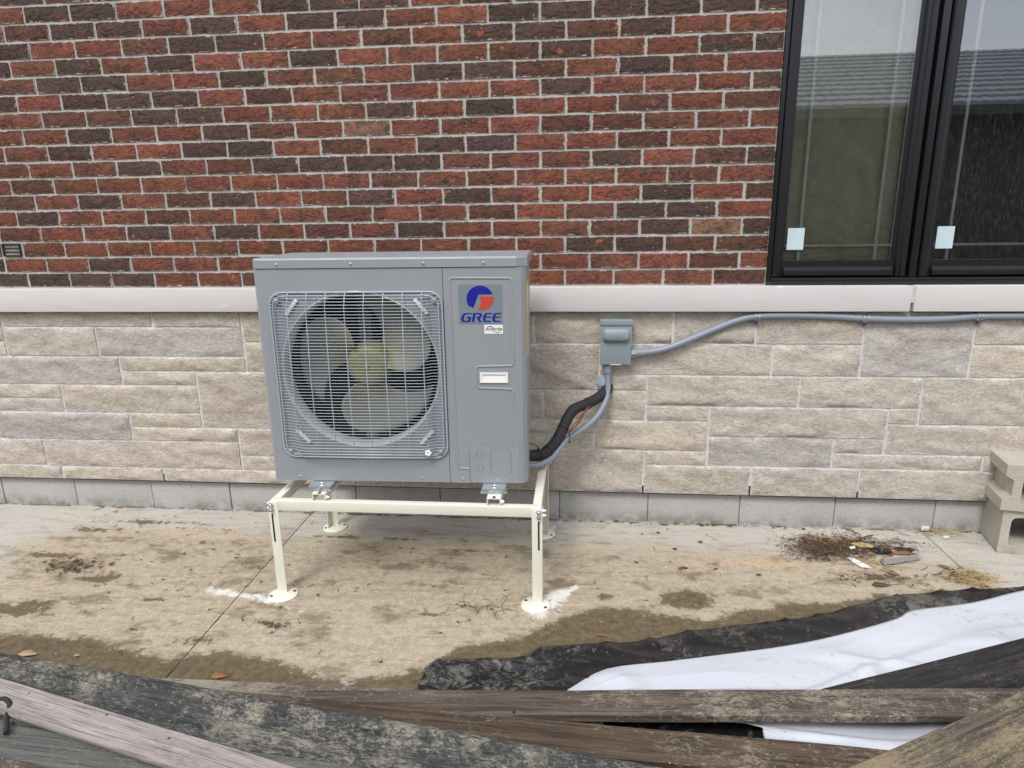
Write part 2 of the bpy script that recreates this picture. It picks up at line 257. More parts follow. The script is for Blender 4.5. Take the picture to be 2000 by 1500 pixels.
# ------------------------------------------------------------ mesh helpers
class MB:
    def __init__(s): s.v = []; s.f = []
    def add(s, vs, fs):
        o = len(s.v); s.v += [tuple(x) for x in vs]; s.f += [tuple(i+o for i in f) for f in fs]; return s
    def box(s, x0, x1, y0, y1, z0, z1, bev=0, mat=None):
        bm = bmesh.new(); bmesh.ops.create_cube(bm, size=1)
        for q in bm.verts: q.co = Vector(((x0+x1)/2+q.co.x*(x1-x0), (y0+y1)/2+q.co.y*(y1-y0), (z0+z1)/2+q.co.z*(z1-z0)))
        if bev: bmesh.ops.bevel(bm, geom=list(bm.edges), offset=bev, segments=2, affect='EDGES', profile=.6)
        if mat is not None: bm.transform(mat)
        bm.verts.index_update(); s.add([q.co for q in bm.verts], [[q.index for q in f.verts] for f in bm.faces]); bm.free(); return s
    def tube(s, path, r, n=8, cap=True):
        P = [Vector(p) for p in path]; rs = r if isinstance(r, (list, tuple)) else [r]*len(P)
        t0 = (P[1]-P[0]).normalized(); up = Vector((0, 0, 1)) if abs(t0.z) < .9 else Vector((1, 0, 0)); nn = t0.cross(up).normalized(); rings = []
        for i, p in enumerate(P):
            t = (P[min(i+1, len(P)-1)]-P[max(i-1, 0)]).normalized(); nn = (nn-t*nn.dot(t)).normalized(); b = t.cross(nn)
            rings.append([p+(nn*math.cos(2*math.pi*k/n)+b*math.sin(2*math.pi*k/n))*rs[i] for k in range(n)])
        vs = [q for g in rings for q in g]; fs = []
        for i in range(len(P)-1):
            for k in range(n): fs.append((i*n+k, i*n+(k+1) % n, (i+1)*n+(k+1) % n, (i+1)*n+k))
        if cap: fs += [tuple(range(n))[::-1], tuple((len(P)-1)*n+k for k in range(n))]
        return s.add(vs, fs)
    def lathe(s, prof, c, axis='y', n=48, close=False):
        vs = []; fs = []
        for r, h in prof:
            for k in range(n):
                a = 2*math.pi*k/n; x, z = r*math.cos(a), r*math.sin(a)
                vs.append({'y': (c[0]+x, c[1]+h, c[2]+z), 'z': (c[0]+x, c[1]+z, c[2]+h), 'x': (c[0]+h, c[1]+x, c[2]+z)}[axis])
        for i in range(len(prof)-1):
            for k in range(n): fs.append((i*n+k, i*n+(k+1) % n, (i+1)*n+(k+1) % n, (i+1)*n+k))
        if close: fs += [tuple(range(n)), tuple((len(prof)-1)*n+k for k in range(n))]
        return s.add(vs, fs)
    def prism(s, poly, y0, y1):                        # polygon in x,z pulled along y
        n = len(poly); vs = [(x, y0, z) for x, z in poly]+[(x, y1, z) for x, z in poly]
        tr = tessellate_polygon([[Vector((x, z, 0)) for x, z in poly]]); fs = [tuple(t) for t in tr]+[tuple(i+n for i in t)[::-1] for t in tr]
        fs += [(i, (i+1) % n, n+(i+1) % n, n+i) for i in range(n)]
        return s.add(vs, fs)
    def prismz(s, poly, z0, z1):
        n = len(poly); vs = [(x, y, z0) for x, y in poly]+[(x, y, z1) for x, y in poly]
        tr = tessellate_polygon([[Vector((x, y, 0)) for x, y in poly]]); fs = [tuple(t) for t in tr]+[tuple(i+n for i in t)[::-1] for t in tr]
        return s.add(vs, fs+[(i, (i+1) % n, n+(i+1) % n, n+i) for i in range(n)])
    def prismx(s, poly, x0, x1, nseg=1, wob=0):
        n = len(poly); vs = []; fs = []; sd = random.random()*50
        for i in range(nseg+1):
            t = i/nseg; x = x0+(x1-x0)*t
            vs += [(x, y+wob*mn.noise(Vector((x*3, y*20, sd))), z+wob*mn.noise(Vector((x*2.2, y*9, sd+9)))) for y, z in poly]
        for i in range(nseg): fs += [(i*n+k, i*n+(k+1) % n, (i+1)*n+(k+1) % n, (i+1)*n+k) for k in range(n)]
        fs += [tuple(range(n)), tuple(nseg*n+k for k in range(n))[::-1]]
        return s.add(vs, fs)
    def mesh(s, name):
        me = bpy.data.meshes.new(name); me.from_pydata(s.v, [], s.f)
        bm = bmesh.new(); bm.from_mesh(me); bmesh.ops.recalc_face_normals(bm, faces=bm.faces); bm.to_mesh(me); bm.free(); return me
    def build(s, name, mat, parent=None, smooth=True, ang=35):
        me = s.mesh(name); o = bpy.data.objects.new(name, me); col.objects.link(o); me.materials.append(MT[mat] if isinstance(mat, str) else mat)
        if smooth:
            me.polygons.foreach_set('use_smooth', [True]*len(me.polygons)); me.set_sharp_from_angle(angle=R(ang))
        if parent: o.parent = parent
        return o
def empty(name, loc=(0, 0, 0), rz=0):
    o = bpy.data.objects.new(name, None); col.objects.link(o); o.location = loc; o.rotation_euler = (0, 0, rz); o.empty_display_size = .1; return o
def tag(o, label=None, cat=None, group=None, kind=None):
    for k, v in (('label', label), ('category', cat), ('group', group), ('kind', kind)):
        if v: o[k] = v
    return o
def spline(pts, n=10):
    P = [Vector(p) for p in pts]; P = [P[0]*2-P[1]]+P+[P[-1]*2-P[-2]]; out = []
    for i in range(1, len(P)-2):
        a, b, c, d = P[i-1:i+3]
        for k in range(n):
            t = k/n; out.append(.5*((2*b)+(c-a)*t+(2*a-5*b+4*c-d)*t*t+(3*b-a-3*c+d)*t**3))
    return out+[P[-2]]
def rrect(x0, x1, z0, z1, r, n=6):
    out = []
    for cx, cz, a0 in ((x1-r, z1-r, 0), (x0+r, z1-r, 90), (x0+r, z0+r, 180), (x1-r, z0+r, 270)):
        for k in range(n+1): a = R(a0+90*k/n); out.append((cx+r*math.cos(a), cz+r*math.sin(a)))
    return out

# ============================================================ the setting: ground and patio
g = MB().add([(-60, -60, -.09), (60, -60, -.09), (60, 30, -.09), (-60, 30, -.09)], [(0, 1, 2, 3)]).build('ground', 'soil', smooth=False); tag(g, kind='structure')
def seg(px, a, b):                                       # distance from points to a segment
    a = np.array(a); b = np.array(b); d = b-a; t = np.clip(((px-a)@d)/(d@d), 0, 1); return np.linalg.norm(px-(a+t[:, None]*d), axis=1), t
def P2(x, y): q = onz(x, y); return (q.x, q.y)
WET = [(-200, 1235), (0, 1243), (150, 1240), (240, 1262), (280, 1288), (330, 1296), (360, 1272), (420, 1268), (480, 1284), (560, 1300), (650, 1322), (760, 1318), (840, 1300), (900, 1264), (1000, 1250), (1110, 1205), (1190, 1186), (1280, 1200), (1400, 1205), (1480, 1188), (1600, 1176), (1720, 1165), (1850, 1160), (2050, 1150)]
wx = np.array([P2(*p)[0] for p in WET]); wy = np.array([P2(*p)[1] for p in WET]); od = np.argsort(wx); wx = wx[od]; wy = wy[od]
def slab(x0, x1, y0, y1, st):
    nx = int((x1-x0)/st); ny = int((y1-y0)/st); xs = np.linspace(x0, x1, nx+1); ys = np.linspace(y0, y1, ny+1)
    X, Y = np.meshgrid(xs, ys); Q = np.stack([X.ravel(), Y.ravel()], 1); Z = np.zeros(len(Q))
    e = np.minimum(np.minimum(Q[:, 0]-x0, x1-Q[:, 0]), y1-Q[:, 1]); Z -= .004*np.clip(1-e/.008, 0, 1)
    v = [(float(a), float(b), float(c)) for (a, b), c in zip(Q, Z)]
    f = [(j*(nx+1)+i, j*(nx+1)+i+1, (j+1)*(nx+1)+i+1, (j+1)*(nx+1)+i) for j in range(ny) for i in range(nx)]
    n0 = len(v); v += [(x0, y0, -.1), (x1, y0, -.1), (x1, y1, -.1), (x0, y1, -.1)]
    c00, c10, c11, c01 = 0, nx, ny*(nx+1)+nx, ny*(nx+1)
    f += [(n0, n0+1, c10, c00), (n0+1, n0+2, c11, c10), (n0+2, n0+3, c01, c11), (n0+3, n0, c00, c01)]
    me = bpy.data.meshes.new('concrete_slab'); me.from_pydata(v, [], f)
    Qa = np.concatenate([Q, np.array([[x0, y0], [x1, y0], [x1, y1], [x0, y1]])]); A = {k: np.zeros(len(Qa)) for k in ('tan', 'wet', 'mud', 'white', 'peach')}
    def blob(nm, px, py, rx, ry, st=1.0, ang=0):         # soft stain patch round a spot on the slab
        c = np.array(P2(px, py)); d = Qa-c; ca, sa = math.cos(R(ang)), math.sin(R(ang)); u = (d[:, 0]*ca+d[:, 1]*sa)/rx; q = (-d[:, 0]*sa+d[:, 1]*ca)/ry
        A[nm] = np.maximum(A[nm], st*np.exp(-(u*u+q*q)*.7))
    def line(nm, p, q, w0, w1, st=1.0):
        d, t = seg(Qa, P2(*p), P2(*q)); A[nm] = np.maximum(A[nm], st*np.exp(-(d/(w0+(w1-w0)*t))**2*.7))
    edge = np.interp(Qa[:, 0], wx, wy); A['wet'] = np.clip(.5+(edge-Qa[:, 1])/.10, 0, 1)
    A['tan'] = np.clip((-.06-Qa[:, 1])/.25, 0, 1)*.72
    far = np.clip((np.abs(Qa[:, 0]-2.0)-1.75)/.4, 0, 1); A['tan'] *= 1-far*np.clip(1+(Qa[:, 1]+.35)/.5, 0, 1)
    for b in ((135, 1105, .10, .05), (60, 1180, .12, .035), (20, 1190, .14, .05), (100, 1085, .10, .02, .8), (190, 1035, .11, .02, .8), (300, 1020, .25, .018, .7), (330, 1030, .2, .012, .6), (180, 1130, .08, .03, .8), (395, 1248, .06, .03, .8), (540, 1224, .06, .012, .8), (250, 1085, .15, .012, .6), (300, 1170, .05, .012, .7), (230, 1155, .05, .014, .7), (700, 1050, .5, .012, .55), (900, 1075, .4, .012, .55), (1640, 1070, .16, .06, 1.0), (1720, 1075, .14, .06, .8), (1710, 1128, .12, .03, .8), (1890, 1125, .06, .02, .7), (800, 1200, .2, .008, .55), (1000, 1000, .5, .01, .45), (1060, 1058, .05, .01, .5)): blob('mud', *b)
    A['mud'] = np.maximum(A['mud'], .72*np.exp(-((Qa[:, 1]-.016)/.011)**2))  # dark line along the wall base: dirt, with the dark gap painted in
    for b in ((1350, 1172, .10, .055, 1.0), (1185, 1165, .045, .03, .72), (1240, 1160, .025, .015, .7), (1170, 1150, .02, .012, .7), (1105, 1057, .022, .012, .9), (1265, 1150, .02, .012, .66), (390, 1250, .06, .02, .7)): blob('wet', *b)
    for b in ((330, 1040, .28, .022), (450, 1050, .25, .02, .8), (1500, 1100, .25, .025), (1420, 1105, .2, .02, .8), (100, 1160, .2, .05, .5), (1650, 1110, .1, .02, .7)): blob('peach', *b)
    line('white', (545, 1172), (395, 1150), .030, .016, .95); line('white', (1050, 1190), (1122, 1148), .055, .018, 1.0); line('white', (1070, 1042), (1098, 1014), .03, .015, .75); line('white', (530, 1175), (590, 1195), .018, .01, .5)
    for k, a in A.items(): at = me.attributes.new(k, 'FLOAT', 'POINT'); at.data.foreach_set('value', a.astype(np.float32))
    me.materials.append(MT['conc']); o = bpy.data.objects.new('concrete_slab', me); col.objects.link(o); tag(o, kind='structure')
J1, J2 = 1.206, 3.955
slab(-2.4, J1-.0025, -2.1, .055, .018); slab(J1+.0025, J2-.0025, -2.1, .055, .014); slab(J2+.0025, 6.2, -2.1, .055, .02)

# ============================================================ the house
BZ, BP, CZ = 1.069, .2, .0668                            # first brick bed, brick pitch, course pitch
house = empty('brick_house', (0, 0, 0)); tag(house, 'red brick house wall on a pale stone base with a black framed window', 'house')
WX0, WX1, WZT = 3.207, 4.42, 2.62                        # window opening
XL, XR, ZT = -2.4, 6.2, 3.2
bw = MB(); bw.box(XL, WX0+.002, .0055, .2, BZ-.004, ZT); bw.box(WX1-.002, XR, .0055, .2, BZ-.004, ZT); bw.box(WX0+.004, WX1-.004, .0057, .2, WZT, ZT)
brick_wall = bw.build('brick_wall', 'mortar', house, False)
def brick_mesh(wd, ht, seed):
    rn = random.Random(seed); nx = max(3, int(wd/.026)); nz = 3; hw, hh = wd/2, ht/2; v = []; f = []
    for j in range(nz+1):
        for i in range(nx+1):
            x = -hw+wd*i/nx; z = -hh+ht*j/nz; eb = i in (0, nx) or j in (0, nz)
            y = (.0022 if eb else 0)+rn.uniform(-.0012, .0012)
            if i in (0, nx): x += rn.uniform(-.0016, .0010)*(1 if i else -1)
            if j in (0, nz): z += rn.uniform(-.0014, .0008)*(1 if j else -1)
            v.append((x, y, z))
    f = [(j*(nx+1)+i, j*(nx+1)+i+1, (j+1)*(nx+1)+i+1, (j+1)*(nx+1)+i) for j in range(nz) for i in range(nx)]
    rim = list(range(nx+1))+[j*(nx+1)+nx for j in range(1, nz+1)]+[nz*(nx+1)+i for i in range(nx-1, -1, -1)]+[j*(nx+1) for j in range(nz-1, 0, -1)]
    o = len(v); v += [(v[k][0], .03, v[k][2]) for k in rim]; n = len(rim)
    f += [(rim[k], o+k, o+(k+1) % n, rim[(k+1) % n]) for k in range(n)]
    return v, f, (hw, .01, hh)
def attr(me, name, typ, data):
    a = me.attributes.new(name, typ, 'POINT'); a.data.foreach_set('value' if typ == 'FLOAT' else ('color' if typ == 'FLOAT_COLOR' else 'vector'), np.array(data, dtype=np.float32).ravel())
_bc = {}
def brick_data(wd, var):
    k = (round(wd, 4), var)
    if k not in _bc:
        v, f, h = brick_mesh(wd, .0568, hash(k) % 9999); me = bpy.data.meshes.new('brick'); me.from_pydata(v, [], f)
        attr(me, 'loc', 'FLOAT_VECTOR', v); attr(me, 'half', 'FLOAT_VECTOR', [h]*len(v)); me.materials.append(MT['brick'])
        me.polygons.foreach_set('use_smooth', [True]*len(me.polygons)); me.set_sharp_from_angle(angle=R(50)); _bc[k] = me
    return _bc[k]
BC = dict(R=(.170, .060, .039), D=(.070, .044, .035), B=(.115, .050, .035), O=(.195, .066, .036), T=(.20, .115, .075), P=(.088, .043, .038))
ROWS = ['DDDRRBRORRRORRRB', 'RRDRRRRORRRRRRRB', 'RRRORRRRRRRRDDBB', 'BRRDRDOBRDRRRBDT', 'DRRBRRRBRRBRBDDR', 'BRDRBDRRDRDRRRDRB', 'BRRRRORRBRRRRRBR', 'RRBDRBDDDDBRRDRBD', 'RDRRPDRBRDDRRBRR', 'RRDRRDBRTRRRBBRRR', 'RBBDDRRRDRDRRBRB', 'DRDDDRPRRRRRDRRRD', 'BDDRRDBBRDDBRDBR', 'DRDRDRRDRRRBDRRDD', 'DRRBDDRRBRDDBDRR', 'BBDDRDRDDRRDDDDD', 'RDDRRRDDDRBDRRDR', 'DDBRRDRDRRDRDRRD']
# even rows start at joint 0, odd rows at joint -0.5
stf = dict(v=[], f=[], loc=[], half=[], off=[], bc=[])
def jit(c, rn): s = rn.uniform(.82, 1.2); return tuple(min(1, x*s*rn.uniform(.94, 1.06)) for x in c)
rb = random.Random(3); nb = 0
def place_brick(k0, k1, r, letter, single):
    global nb
    x0, x1 = k0*BP+.005, k1*BP-.005
    wd = x1-x0; cx, cz = (x0+x1)/2+rb.uniform(-.0012, .0012), BZ+(r+.5)*CZ+rb.uniform(-.0008, .0008); c = jit(BC[letter], rb); y = rb.uniform(-.002, .0012)
    if single:
        o = bpy.data.objects.new('brick', brick_data(wd, rb.randrange(10) if wd > .15 else rb.randrange(3))); col.objects.link(o); o.parent = brick_wall
        o.location = (cx, y, cz); o.rotation_euler = (0, R(rb.uniform(-.25, .25)), 0); o.color = c+(1,); nb += 1
    else:
        v, f, h = brick_mesh(wd, .0568, rb.randrange(99999)); o = len(stf['v'])
        stf['v'] += [(a+cx, b+y, d+cz) for a, b, d in v]; stf['f'] += [tuple(i+o for i in q) for q in f]; stf['loc'] += v; stf['half'] += [h]*len(v)
        stf['off'] += [(rb.uniform(0, 90),)*3]*0+[(cx*7.3, r*3.1, cz*5.7)]*len(v); stf['bc'] += [c+(1,)]*len(v)
for r in range(32):
    k = -12 if r % 2 == 0 else -12.5
    while k < 31:
        k0, k1 = k, k+1; k += 1
        if k1*BP < XL+.1 or k0*BP > XR-.2: continue
        spans = [(k0, k1)]
        if BZ+r*CZ < WZT-.03:                             # cut round the window opening
            out = []
            for a, b in spans:
                if a*BP >= WX0-.02 and b*BP <= WX1+.02: continue
                if a < 16.02 < b or abs(b-16) < .01: b = 16.055
                if a < WX1/BP+.02 < b: a = WX1/BP+.025
                if b-a > .12: out.append((a, b))
            spans = out
        for a, b in spans:
            i = int(round(k0 if r % 2 == 0 else k0+.5)); L_ = None
            inframe = r < 18 and -1.02 < k0 and b <= 16.06 and not (r > 14 and k0 < -.02) and not (r > 11 and k0 < -.6) and not (r >= 17 and k0 > 2.6) and not (r >= 16 and k0 > 11)
            if r < 18 and i == -1 and r % 2 == 0: L_ = 'D' if r == 0 else 'R'
            elif r < 18 and 0 <= i < len(ROWS[r]): L_ = ROWS[r][i]
            else: L_ = rb.choice('RRRRRDDDBBRO')
            if r == 2 and i == -1: a, b = -1.0, -.5        # the plastic vent takes the other half
            if r < 2 and 6 <= k0 <= 10: L_ = 'R'
            place_brick(a, b, r, L_, inframe)
me = bpy.data.meshes.new('brick_courses'); me.from_pydata(stf['v'], [], stf['f'])
for n_, t_ in (('loc', 'FLOAT_VECTOR'), ('half', 'FLOAT_VECTOR'), ('off', 'FLOAT_VECTOR'), ('bc', 'FLOAT_COLOR')): attr(me, n_, t_, stf[n_])
attr(me, 'stf', 'FLOAT', [1.0]*len(stf['v'])); me.materials.append(MT['brick'])
me.polygons.foreach_set('use_smooth', [True]*len(me.polygons)); me.set_sharp_from_angle(angle=R(50))
o = bpy.data.objects.new('brick_courses', me); col.objects.link(o); o.parent = brick_wall; tag(o, kind='stuff')
# louvred weep vent in the third course
vt = MB(); z0 = BZ+2*CZ+.006; vt.box(-.094, -.008, -.003, .004, z0, z0+.006); vt.box(-.094, -.008, -.003, .004, z0+.050, z0+.056); vt.box(-.094, -.088, -.0028, .004, z0+.006, z0+.05); vt.box(-.014, -.008, -.0028, .004, z0+.006, z0+.05)
v_ = vt.build('wall_vent', 'vent', house, False)
for k in range(2): MB().box(-.088, -.014, -.001, .003, z0+.018+k*.016, z0+.022+k*.016).build('louvre', 'vent', v_, False)

# stone base: joints on the same 67 mm module
LZ = [.153+i*.0672 for i in range(12)]+[.962]
STONES = [(-.168, .562, 11, 12), (.562, .978, 11, 12), (.978, 1.45, 10, 12), (-.62, -.168, 9, 10), (-.62, -.168, 10, 12), (-.168, .284, 9, 11), (.284, .978, 9, 11), (.978, 1.45, 8, 10), (-.62, .375, 7, 9), (.375, .978, 8, 9), (.375, .735, 7, 8), (.735, 1.45, 4, 8), (-.62, .065, 6, 7), (-.62, .065, 5, 6), (.065, .735, 5, 7), (-.295, .38, 3, 5), (-.62, -.295, 3, 5), (.38, .735, 4, 5), (.38, .902, 3, 4), (.902, 1.45, 2, 4), (-.62, -.078, 1, 3), (-.078, .902, 1, 3), (.902, 1.45, 1, 2), (-.62, -.006, 0, 1), (-.006, .508, 0, 1), (.508, 1.45, 0, 1), (.735, .978, 7.999, 8)][:-1]
STONES += [(1.45, 2.02, 10, 12), (1.45, 1.8, 8, 10), (1.8, 2.02, 8, 10), (1.45, 2.02, 5, 8), (1.45, 2.02, 3, 5), (1.45, 2.02, 2, 3), (1.45, 1.66, 0, 2), (1.66, 2.02, 0, 2)]
STONES += [(2.02, 2.274, 10, 12), (2.274, 2.85, 10, 12), (2.85, 3.185, 10, 12), (3.185, 3.61, 10, 12), (2.02, 2.548, 7, 10), (2.548, 3.258, 8, 10), (2.548, 2.75, 7, 8), (2.75, 3.38, 6, 8), (2.02, 2.314, 5, 7), (2.314, 2.75, 5, 7), (2.75, 3.018, 5, 6), (2.02, 2.534, 4, 5), (2.534, 3.018, 3, 5), (2.02, 2.336, 3, 4), (2.336, 2.534, 3, 4), (2.33, 2.75, 0, 3), (2.75, 3.018, 2, 3), (2.75, 3.209, 0, 2), (2.02, 2.33, 0, 3), (3.61, 4.032, 8, 12), (4.032, 4.7, 10, 12), (3.258, 3.61, 8, 10), (4.032, 4.8, 8, 10), (3.38, 3.865, 6, 8), (3.865, 4.7, 5, 8), (3.018, 3.745, 4, 6), (3.745, 3.865, 5, 6), (3.745, 4.6, 3, 5), (3.018, 3.54, 2, 4), (3.54, 3.745, 3, 4), (3.54, 4.144, 2, 3), (4.144, 4.8, 2, 3), (3.209, 3.66, 0, 2), (3.66, 4.5, 0, 2)]
GREY = {(.284, .978, 9, 11), (-.62, .375, 7, 9), (-.295, .38, 3, 5), (3.018, 3.54, 2, 4), (3.61, 4.032, 8, 12)}
sb = MB().box(XL, XR, -.0022, .2, .1525, .9645).build('stone_base', 'mortar_s', house, False)
rs = random.Random(11)
def stone(x0, x1, l0, l1):
    if x1-x0 <= .02: return
    a, b = x0+.0052, x1-.0052; c, d = LZ[l0]+.0046, LZ[l1]-.0046; wd, ht = b-a, d-c; st = .0125
    nx, nz = max(4, round(wd/st)), max(4, round(ht/st)); cx, cz = (a+b)/2, (c+d)/2; sd = rs.uniform(0, 99); tilt = rs.uniform(-.05, .05); v = []
    for j in range(nz+1):
        for i in range(nx+1):
            x = -wd/2+wd*i/nx; z = -ht/2+ht*j/nz; e = min(wd/2-abs(x), ht/2-abs(z)); s_ = min(1, max(0, e)/.016)**.5
            n = mn.fractal(Vector((x*9+sd, z*15+x*4, sd)), 1.0, 2.2, 4); q = 1-abs(mn.noise(Vector((x*6+sd*2, z*13+x*3, 3.))))
            y = -.0045-s_*(.0035+.0085*n+.010*(q-.75)+tilt*z); jx = jz = 0
            if i in (0, nx): jx = rs.uniform(-.0016, .001)*(1 if i else -1)
            if j in (0, nz): jz = rs.uniform(-.0016, .001)*(1 if j else -1)
            v.append((x+jx, min(y, -.0048)+(rs.uniform(-.0015, 0) if e < .001 else 0), z+jz))
    f = [(j*(nx+1)+i, j*(nx+1)+i+1, (j+1)*(nx+1)+i+1, (j+1)*(nx+1)+i) for j in range(nz) for i in range(nx)]
    rim = list(range(nx+1))+[j*(nx+1)+nx for j in range(1, nz+1)]+[nz*(nx+1)+i for i in range(nx-1, -1, -1)]+[j*(nx+1) for j in range(nz-1, 0, -1)]
    o_ = len(v); v += [(v[k][0], .03, v[k][2]) for k in rim]; n = len(rim); f += [(rim[k], o_+k, o_+(k+1) % n, rim[(k+1) % n]) for k in range(n)]
    me = bpy.data.meshes.new('stone_block'); me.from_pydata(v, [], f); attr(me, 'half', 'FLOAT_VECTOR', [(wd/2, 0, ht/2)]*len(v)); me.materials.append(MT['stone'])
    me.polygons.foreach_set('use_smooth', [True]*len(me.polygons)); me.set_sharp_from_angle(angle=R(60))
    o = bpy.data.objects.new('stone_block', me); col.objects.link(o); o.parent = sb; o.location = (cx, rs.uniform(-.003, 0), cz)
    base = (.47, .45, .43) if (x0, x1, l0, l1) in GREY else rs.choice([(.585, .53, .45), (.57, .525, .46), (.58, .53, .465), (.56, .515, .465), (.555, .50, .45)])
    s_ = rs.uniform(.9, 1.08); o.color = tuple(x*s_ for x in base)+(1,)
for s_ in STONES: stone(*s_)
for lv in range(0, 12, 2):                                # past the frame on both sides
    x = XL+rs.uniform(0, .2)
    for e in (-.9, -.62): stone(x, e, lv, lv+2); x = e
    x = {10: 4.7, 8: 4.8, 6: 4.7, 4: 4.7, 2: 4.8, 0: 4.5}[lv]
    for e in (5.3, XR): stone(x, e, lv, lv+2); x = e
for x in (.508, 2.33, 2.75, 3.209, 3.66): MB().box(x-.0035, x+.0035, -.0035, .0055, .1535, .153+rs.uniform(.028, .046)).build('weep_slot', 'vent', sb, False)
MB().box(XL, XR, -.002, .03, .1487, .1521).build('dark_gap_strip', 'vent', sb, False)  # thin black strip drawn as the dark gap line under the stones
# pale stone ledge in two lengths with a mortar joint
for x0, x1 in ((XL, 3.757), (3.770, XR)):
    s_ = MB().box(0, x1-x0, -.042, .18, .9655, 1.066, .003).build('ledge_stone', 'sill', house); s_.location = (x0, 0, 0)
MB().box(3.7555, 3.7715, -.035, .1, 1.0, 1.0635).build('ledge_joint', 'mortar_s', house, False)
# concrete block footing
fx = [XL]+[ony(x, y, .024).x for x, y in ((8, 962), (150, 966), (299, 968), (451, 972))]+[1.43, 1.83]+[ony(x, y, .024).x for x, y in ((1093, 985), (1265, 990), (1444, 995), (1629, 1000), (1824, 1006))]+[4.5, 5.0, XR]
MB().box(XL, XR, .034, .2, -.08, .1505).build('footing_mortar', 'block', house, False)
for a, b in zip(fx[:-1], fx[1:]):
    s_ = MB().box(-(b-a)/2+.002, (b-a)/2-.002, .0, .14, -.08, .1515, .002).build('concrete_block', 'block', house); s_.location = ((a+b)/2, .022+rs.uniform(-.002, .002), 0)

# window: frame, two sashes, panes, bars
win = empty('window'); win.parent = house
def wpart(mb, name, mat='frame', smooth=True): return mb.build(name, mat, win, smooth)
ZB = 1.088
wpart(MB().box(WX0, WX1, .02, .15, 1.0665, 1.0795), 'sill_pan', 'pan', False)
fr = MB(); fr.box(WX0+.001, WX0+.016, -.012, .12, 1.081, WZT-.002, .002); fr.box(WX1-.016, WX1-.001, -.012, .12, 1.081, WZT-.002, .002); fr.box(WX0+.017, WX1-.017, -.014, .12, 1.0805, 1.096, .003); fr.box(WX0+.017, WX1-.017, -.012, .12, WZT-.02, WZT-.002, .002)
wpart(fr, 'frame')
wpart(MB().box(3.752, 3.778, -.006, .1, 1.097, WZT-.021, .003), 'mullion')
def sash(x0, x1, bw=.05):
    z0, z1 = 1.100, WZT-.024
    for (a, b, c, d, nm) in ((x0, x0+bw, z0, z1, 'stile'), (x1-bw, x1, z0, z1, 'stile'), (x0+bw, x1-bw, z0, z0+.062, 'rail'), (x0+bw, x1-bw, z1-.06, z1, 'rail')):
        hor = nm == 'rail'; s_ = MB()
        prof = [(0, .06), (0, .004), (.006, -.004), (.022, -.004), (.026, .006), (.036, .008), (.04, .020), (1, .020), (1, .06)]
        W = (d-c) if hor else (b-a)
        # stepped moulding: outer face proud, steps down towards the glass
        flip = (nm == 'stile' and a > x0) or (hor and c > z0)
        pr = [((W-min(t, W) if flip else min(t, W)), y) for t, y in prof]
        s_.v = []; n = len(pr); L0, L1 = (a, b) if hor else (c, d)
        e = .0006 if hor else 0
        for L_ in (L0, L1):
            for t, y in pr: s_.v.append((L_, y+e, c+t) if hor else (a+t, y, L_))
        s_.f = [(i, (i+1) % n, n+(i+1) % n, n+i) for i in range(n)]+[tuple(range(n)), tuple(range(n, 2*n))]
        wpart(s_, nm, 'frame', False)
    gx0, gx1, gz0, gz1 = x0+bw-.004, x1-bw+.004, z0+.058, z1-.056
    wpart(MB().add([(gx0, .030, gz0), (gx1, .030, gz0), (gx1, .030, gz1), (gx0, .030, gz1)], [(0, 1, 2, 3)]), 'pane', 'glass', False)
    wpart(MB().box(gx0, gx0+.006, .034, .048, gz0, gz1), 'spacer', 'bar', False); wpart(MB().box(gx1-.006, gx1, .034, .048, gz0, gz1), 'spacer', 'bar', False)
    for bx in (gx0+.066, gx1-.066): wpart(MB().box(bx-.0055, bx+.0055, .0335, .042, gz0, gz1), 'grille_bar', 'bar', False)
    wpart(MB().box(gx0, gx1, .034, .0415, gz0+.058, gz0+.067), 'grille_bar', 'bar', False)
    st = MB().box(gx0+.016, gx0+.080, .0275, .0285, gz0+.047, gz0+.132); wpart(st, 'sticker', 'paper', False)
    return gx0, gx1, gz0, gz1
S1 = sash(WX0+.018, 3.742); S2 = sash(3.790, WX1-.018)
wpart(MB().box(S1[0]-.02, S1[1]+.02, .064, .12, S1[2]-.02, S1[3]), 'insulation', 'batt', False)
wpart(MB().box(S2[0]-.02, S2[1]+.02, .17, .20, S2[2]-.02, S2[3]), 'dark_backing', 'room', False)  # dark panel added behind the right pane so it looks dark
fb = MB(); rf = random.Random(5)
for i in range(160):
    x = rf.uniform(S1[0]+.01, S1[1]-.01); z = S1[2]+.01+abs(rf.gauss(0, .09)); a = rf.uniform(-.7, .7); l = rf.uniform(.02, .07); y = rf.uniform(.052, .060)
    fb.tube(spline([(x, y, z), (x+l*.5*math.cos(a), y-.004, z+l*.5*math.sin(a)+rf.uniform(-.006, .006)), (x+l*math.cos(a), y, z+l*math.sin(a))], 3), .0008, 3)
tag(wpart(fb, 'loose_fibres', 'fibre'), kind='stuff')
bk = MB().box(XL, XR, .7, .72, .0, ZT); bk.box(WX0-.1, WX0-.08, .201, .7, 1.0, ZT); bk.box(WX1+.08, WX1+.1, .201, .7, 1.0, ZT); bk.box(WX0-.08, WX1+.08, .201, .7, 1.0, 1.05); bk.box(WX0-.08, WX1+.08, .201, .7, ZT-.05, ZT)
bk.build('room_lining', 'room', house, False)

# ============================================================ the heat pump
hp = empty('heat_pump', CAM+.97*(Vector((1.313, -.522, .389))-CAM), .026); hp.scale = (.97,)*3
tag(hp, 'grey outdoor heat pump with round fan grille standing on cream steel legs', 'heat pump')
UW, UH, UD = .963, .797, .36; SX = .6745
fc = (.364, .428); FRR = .288
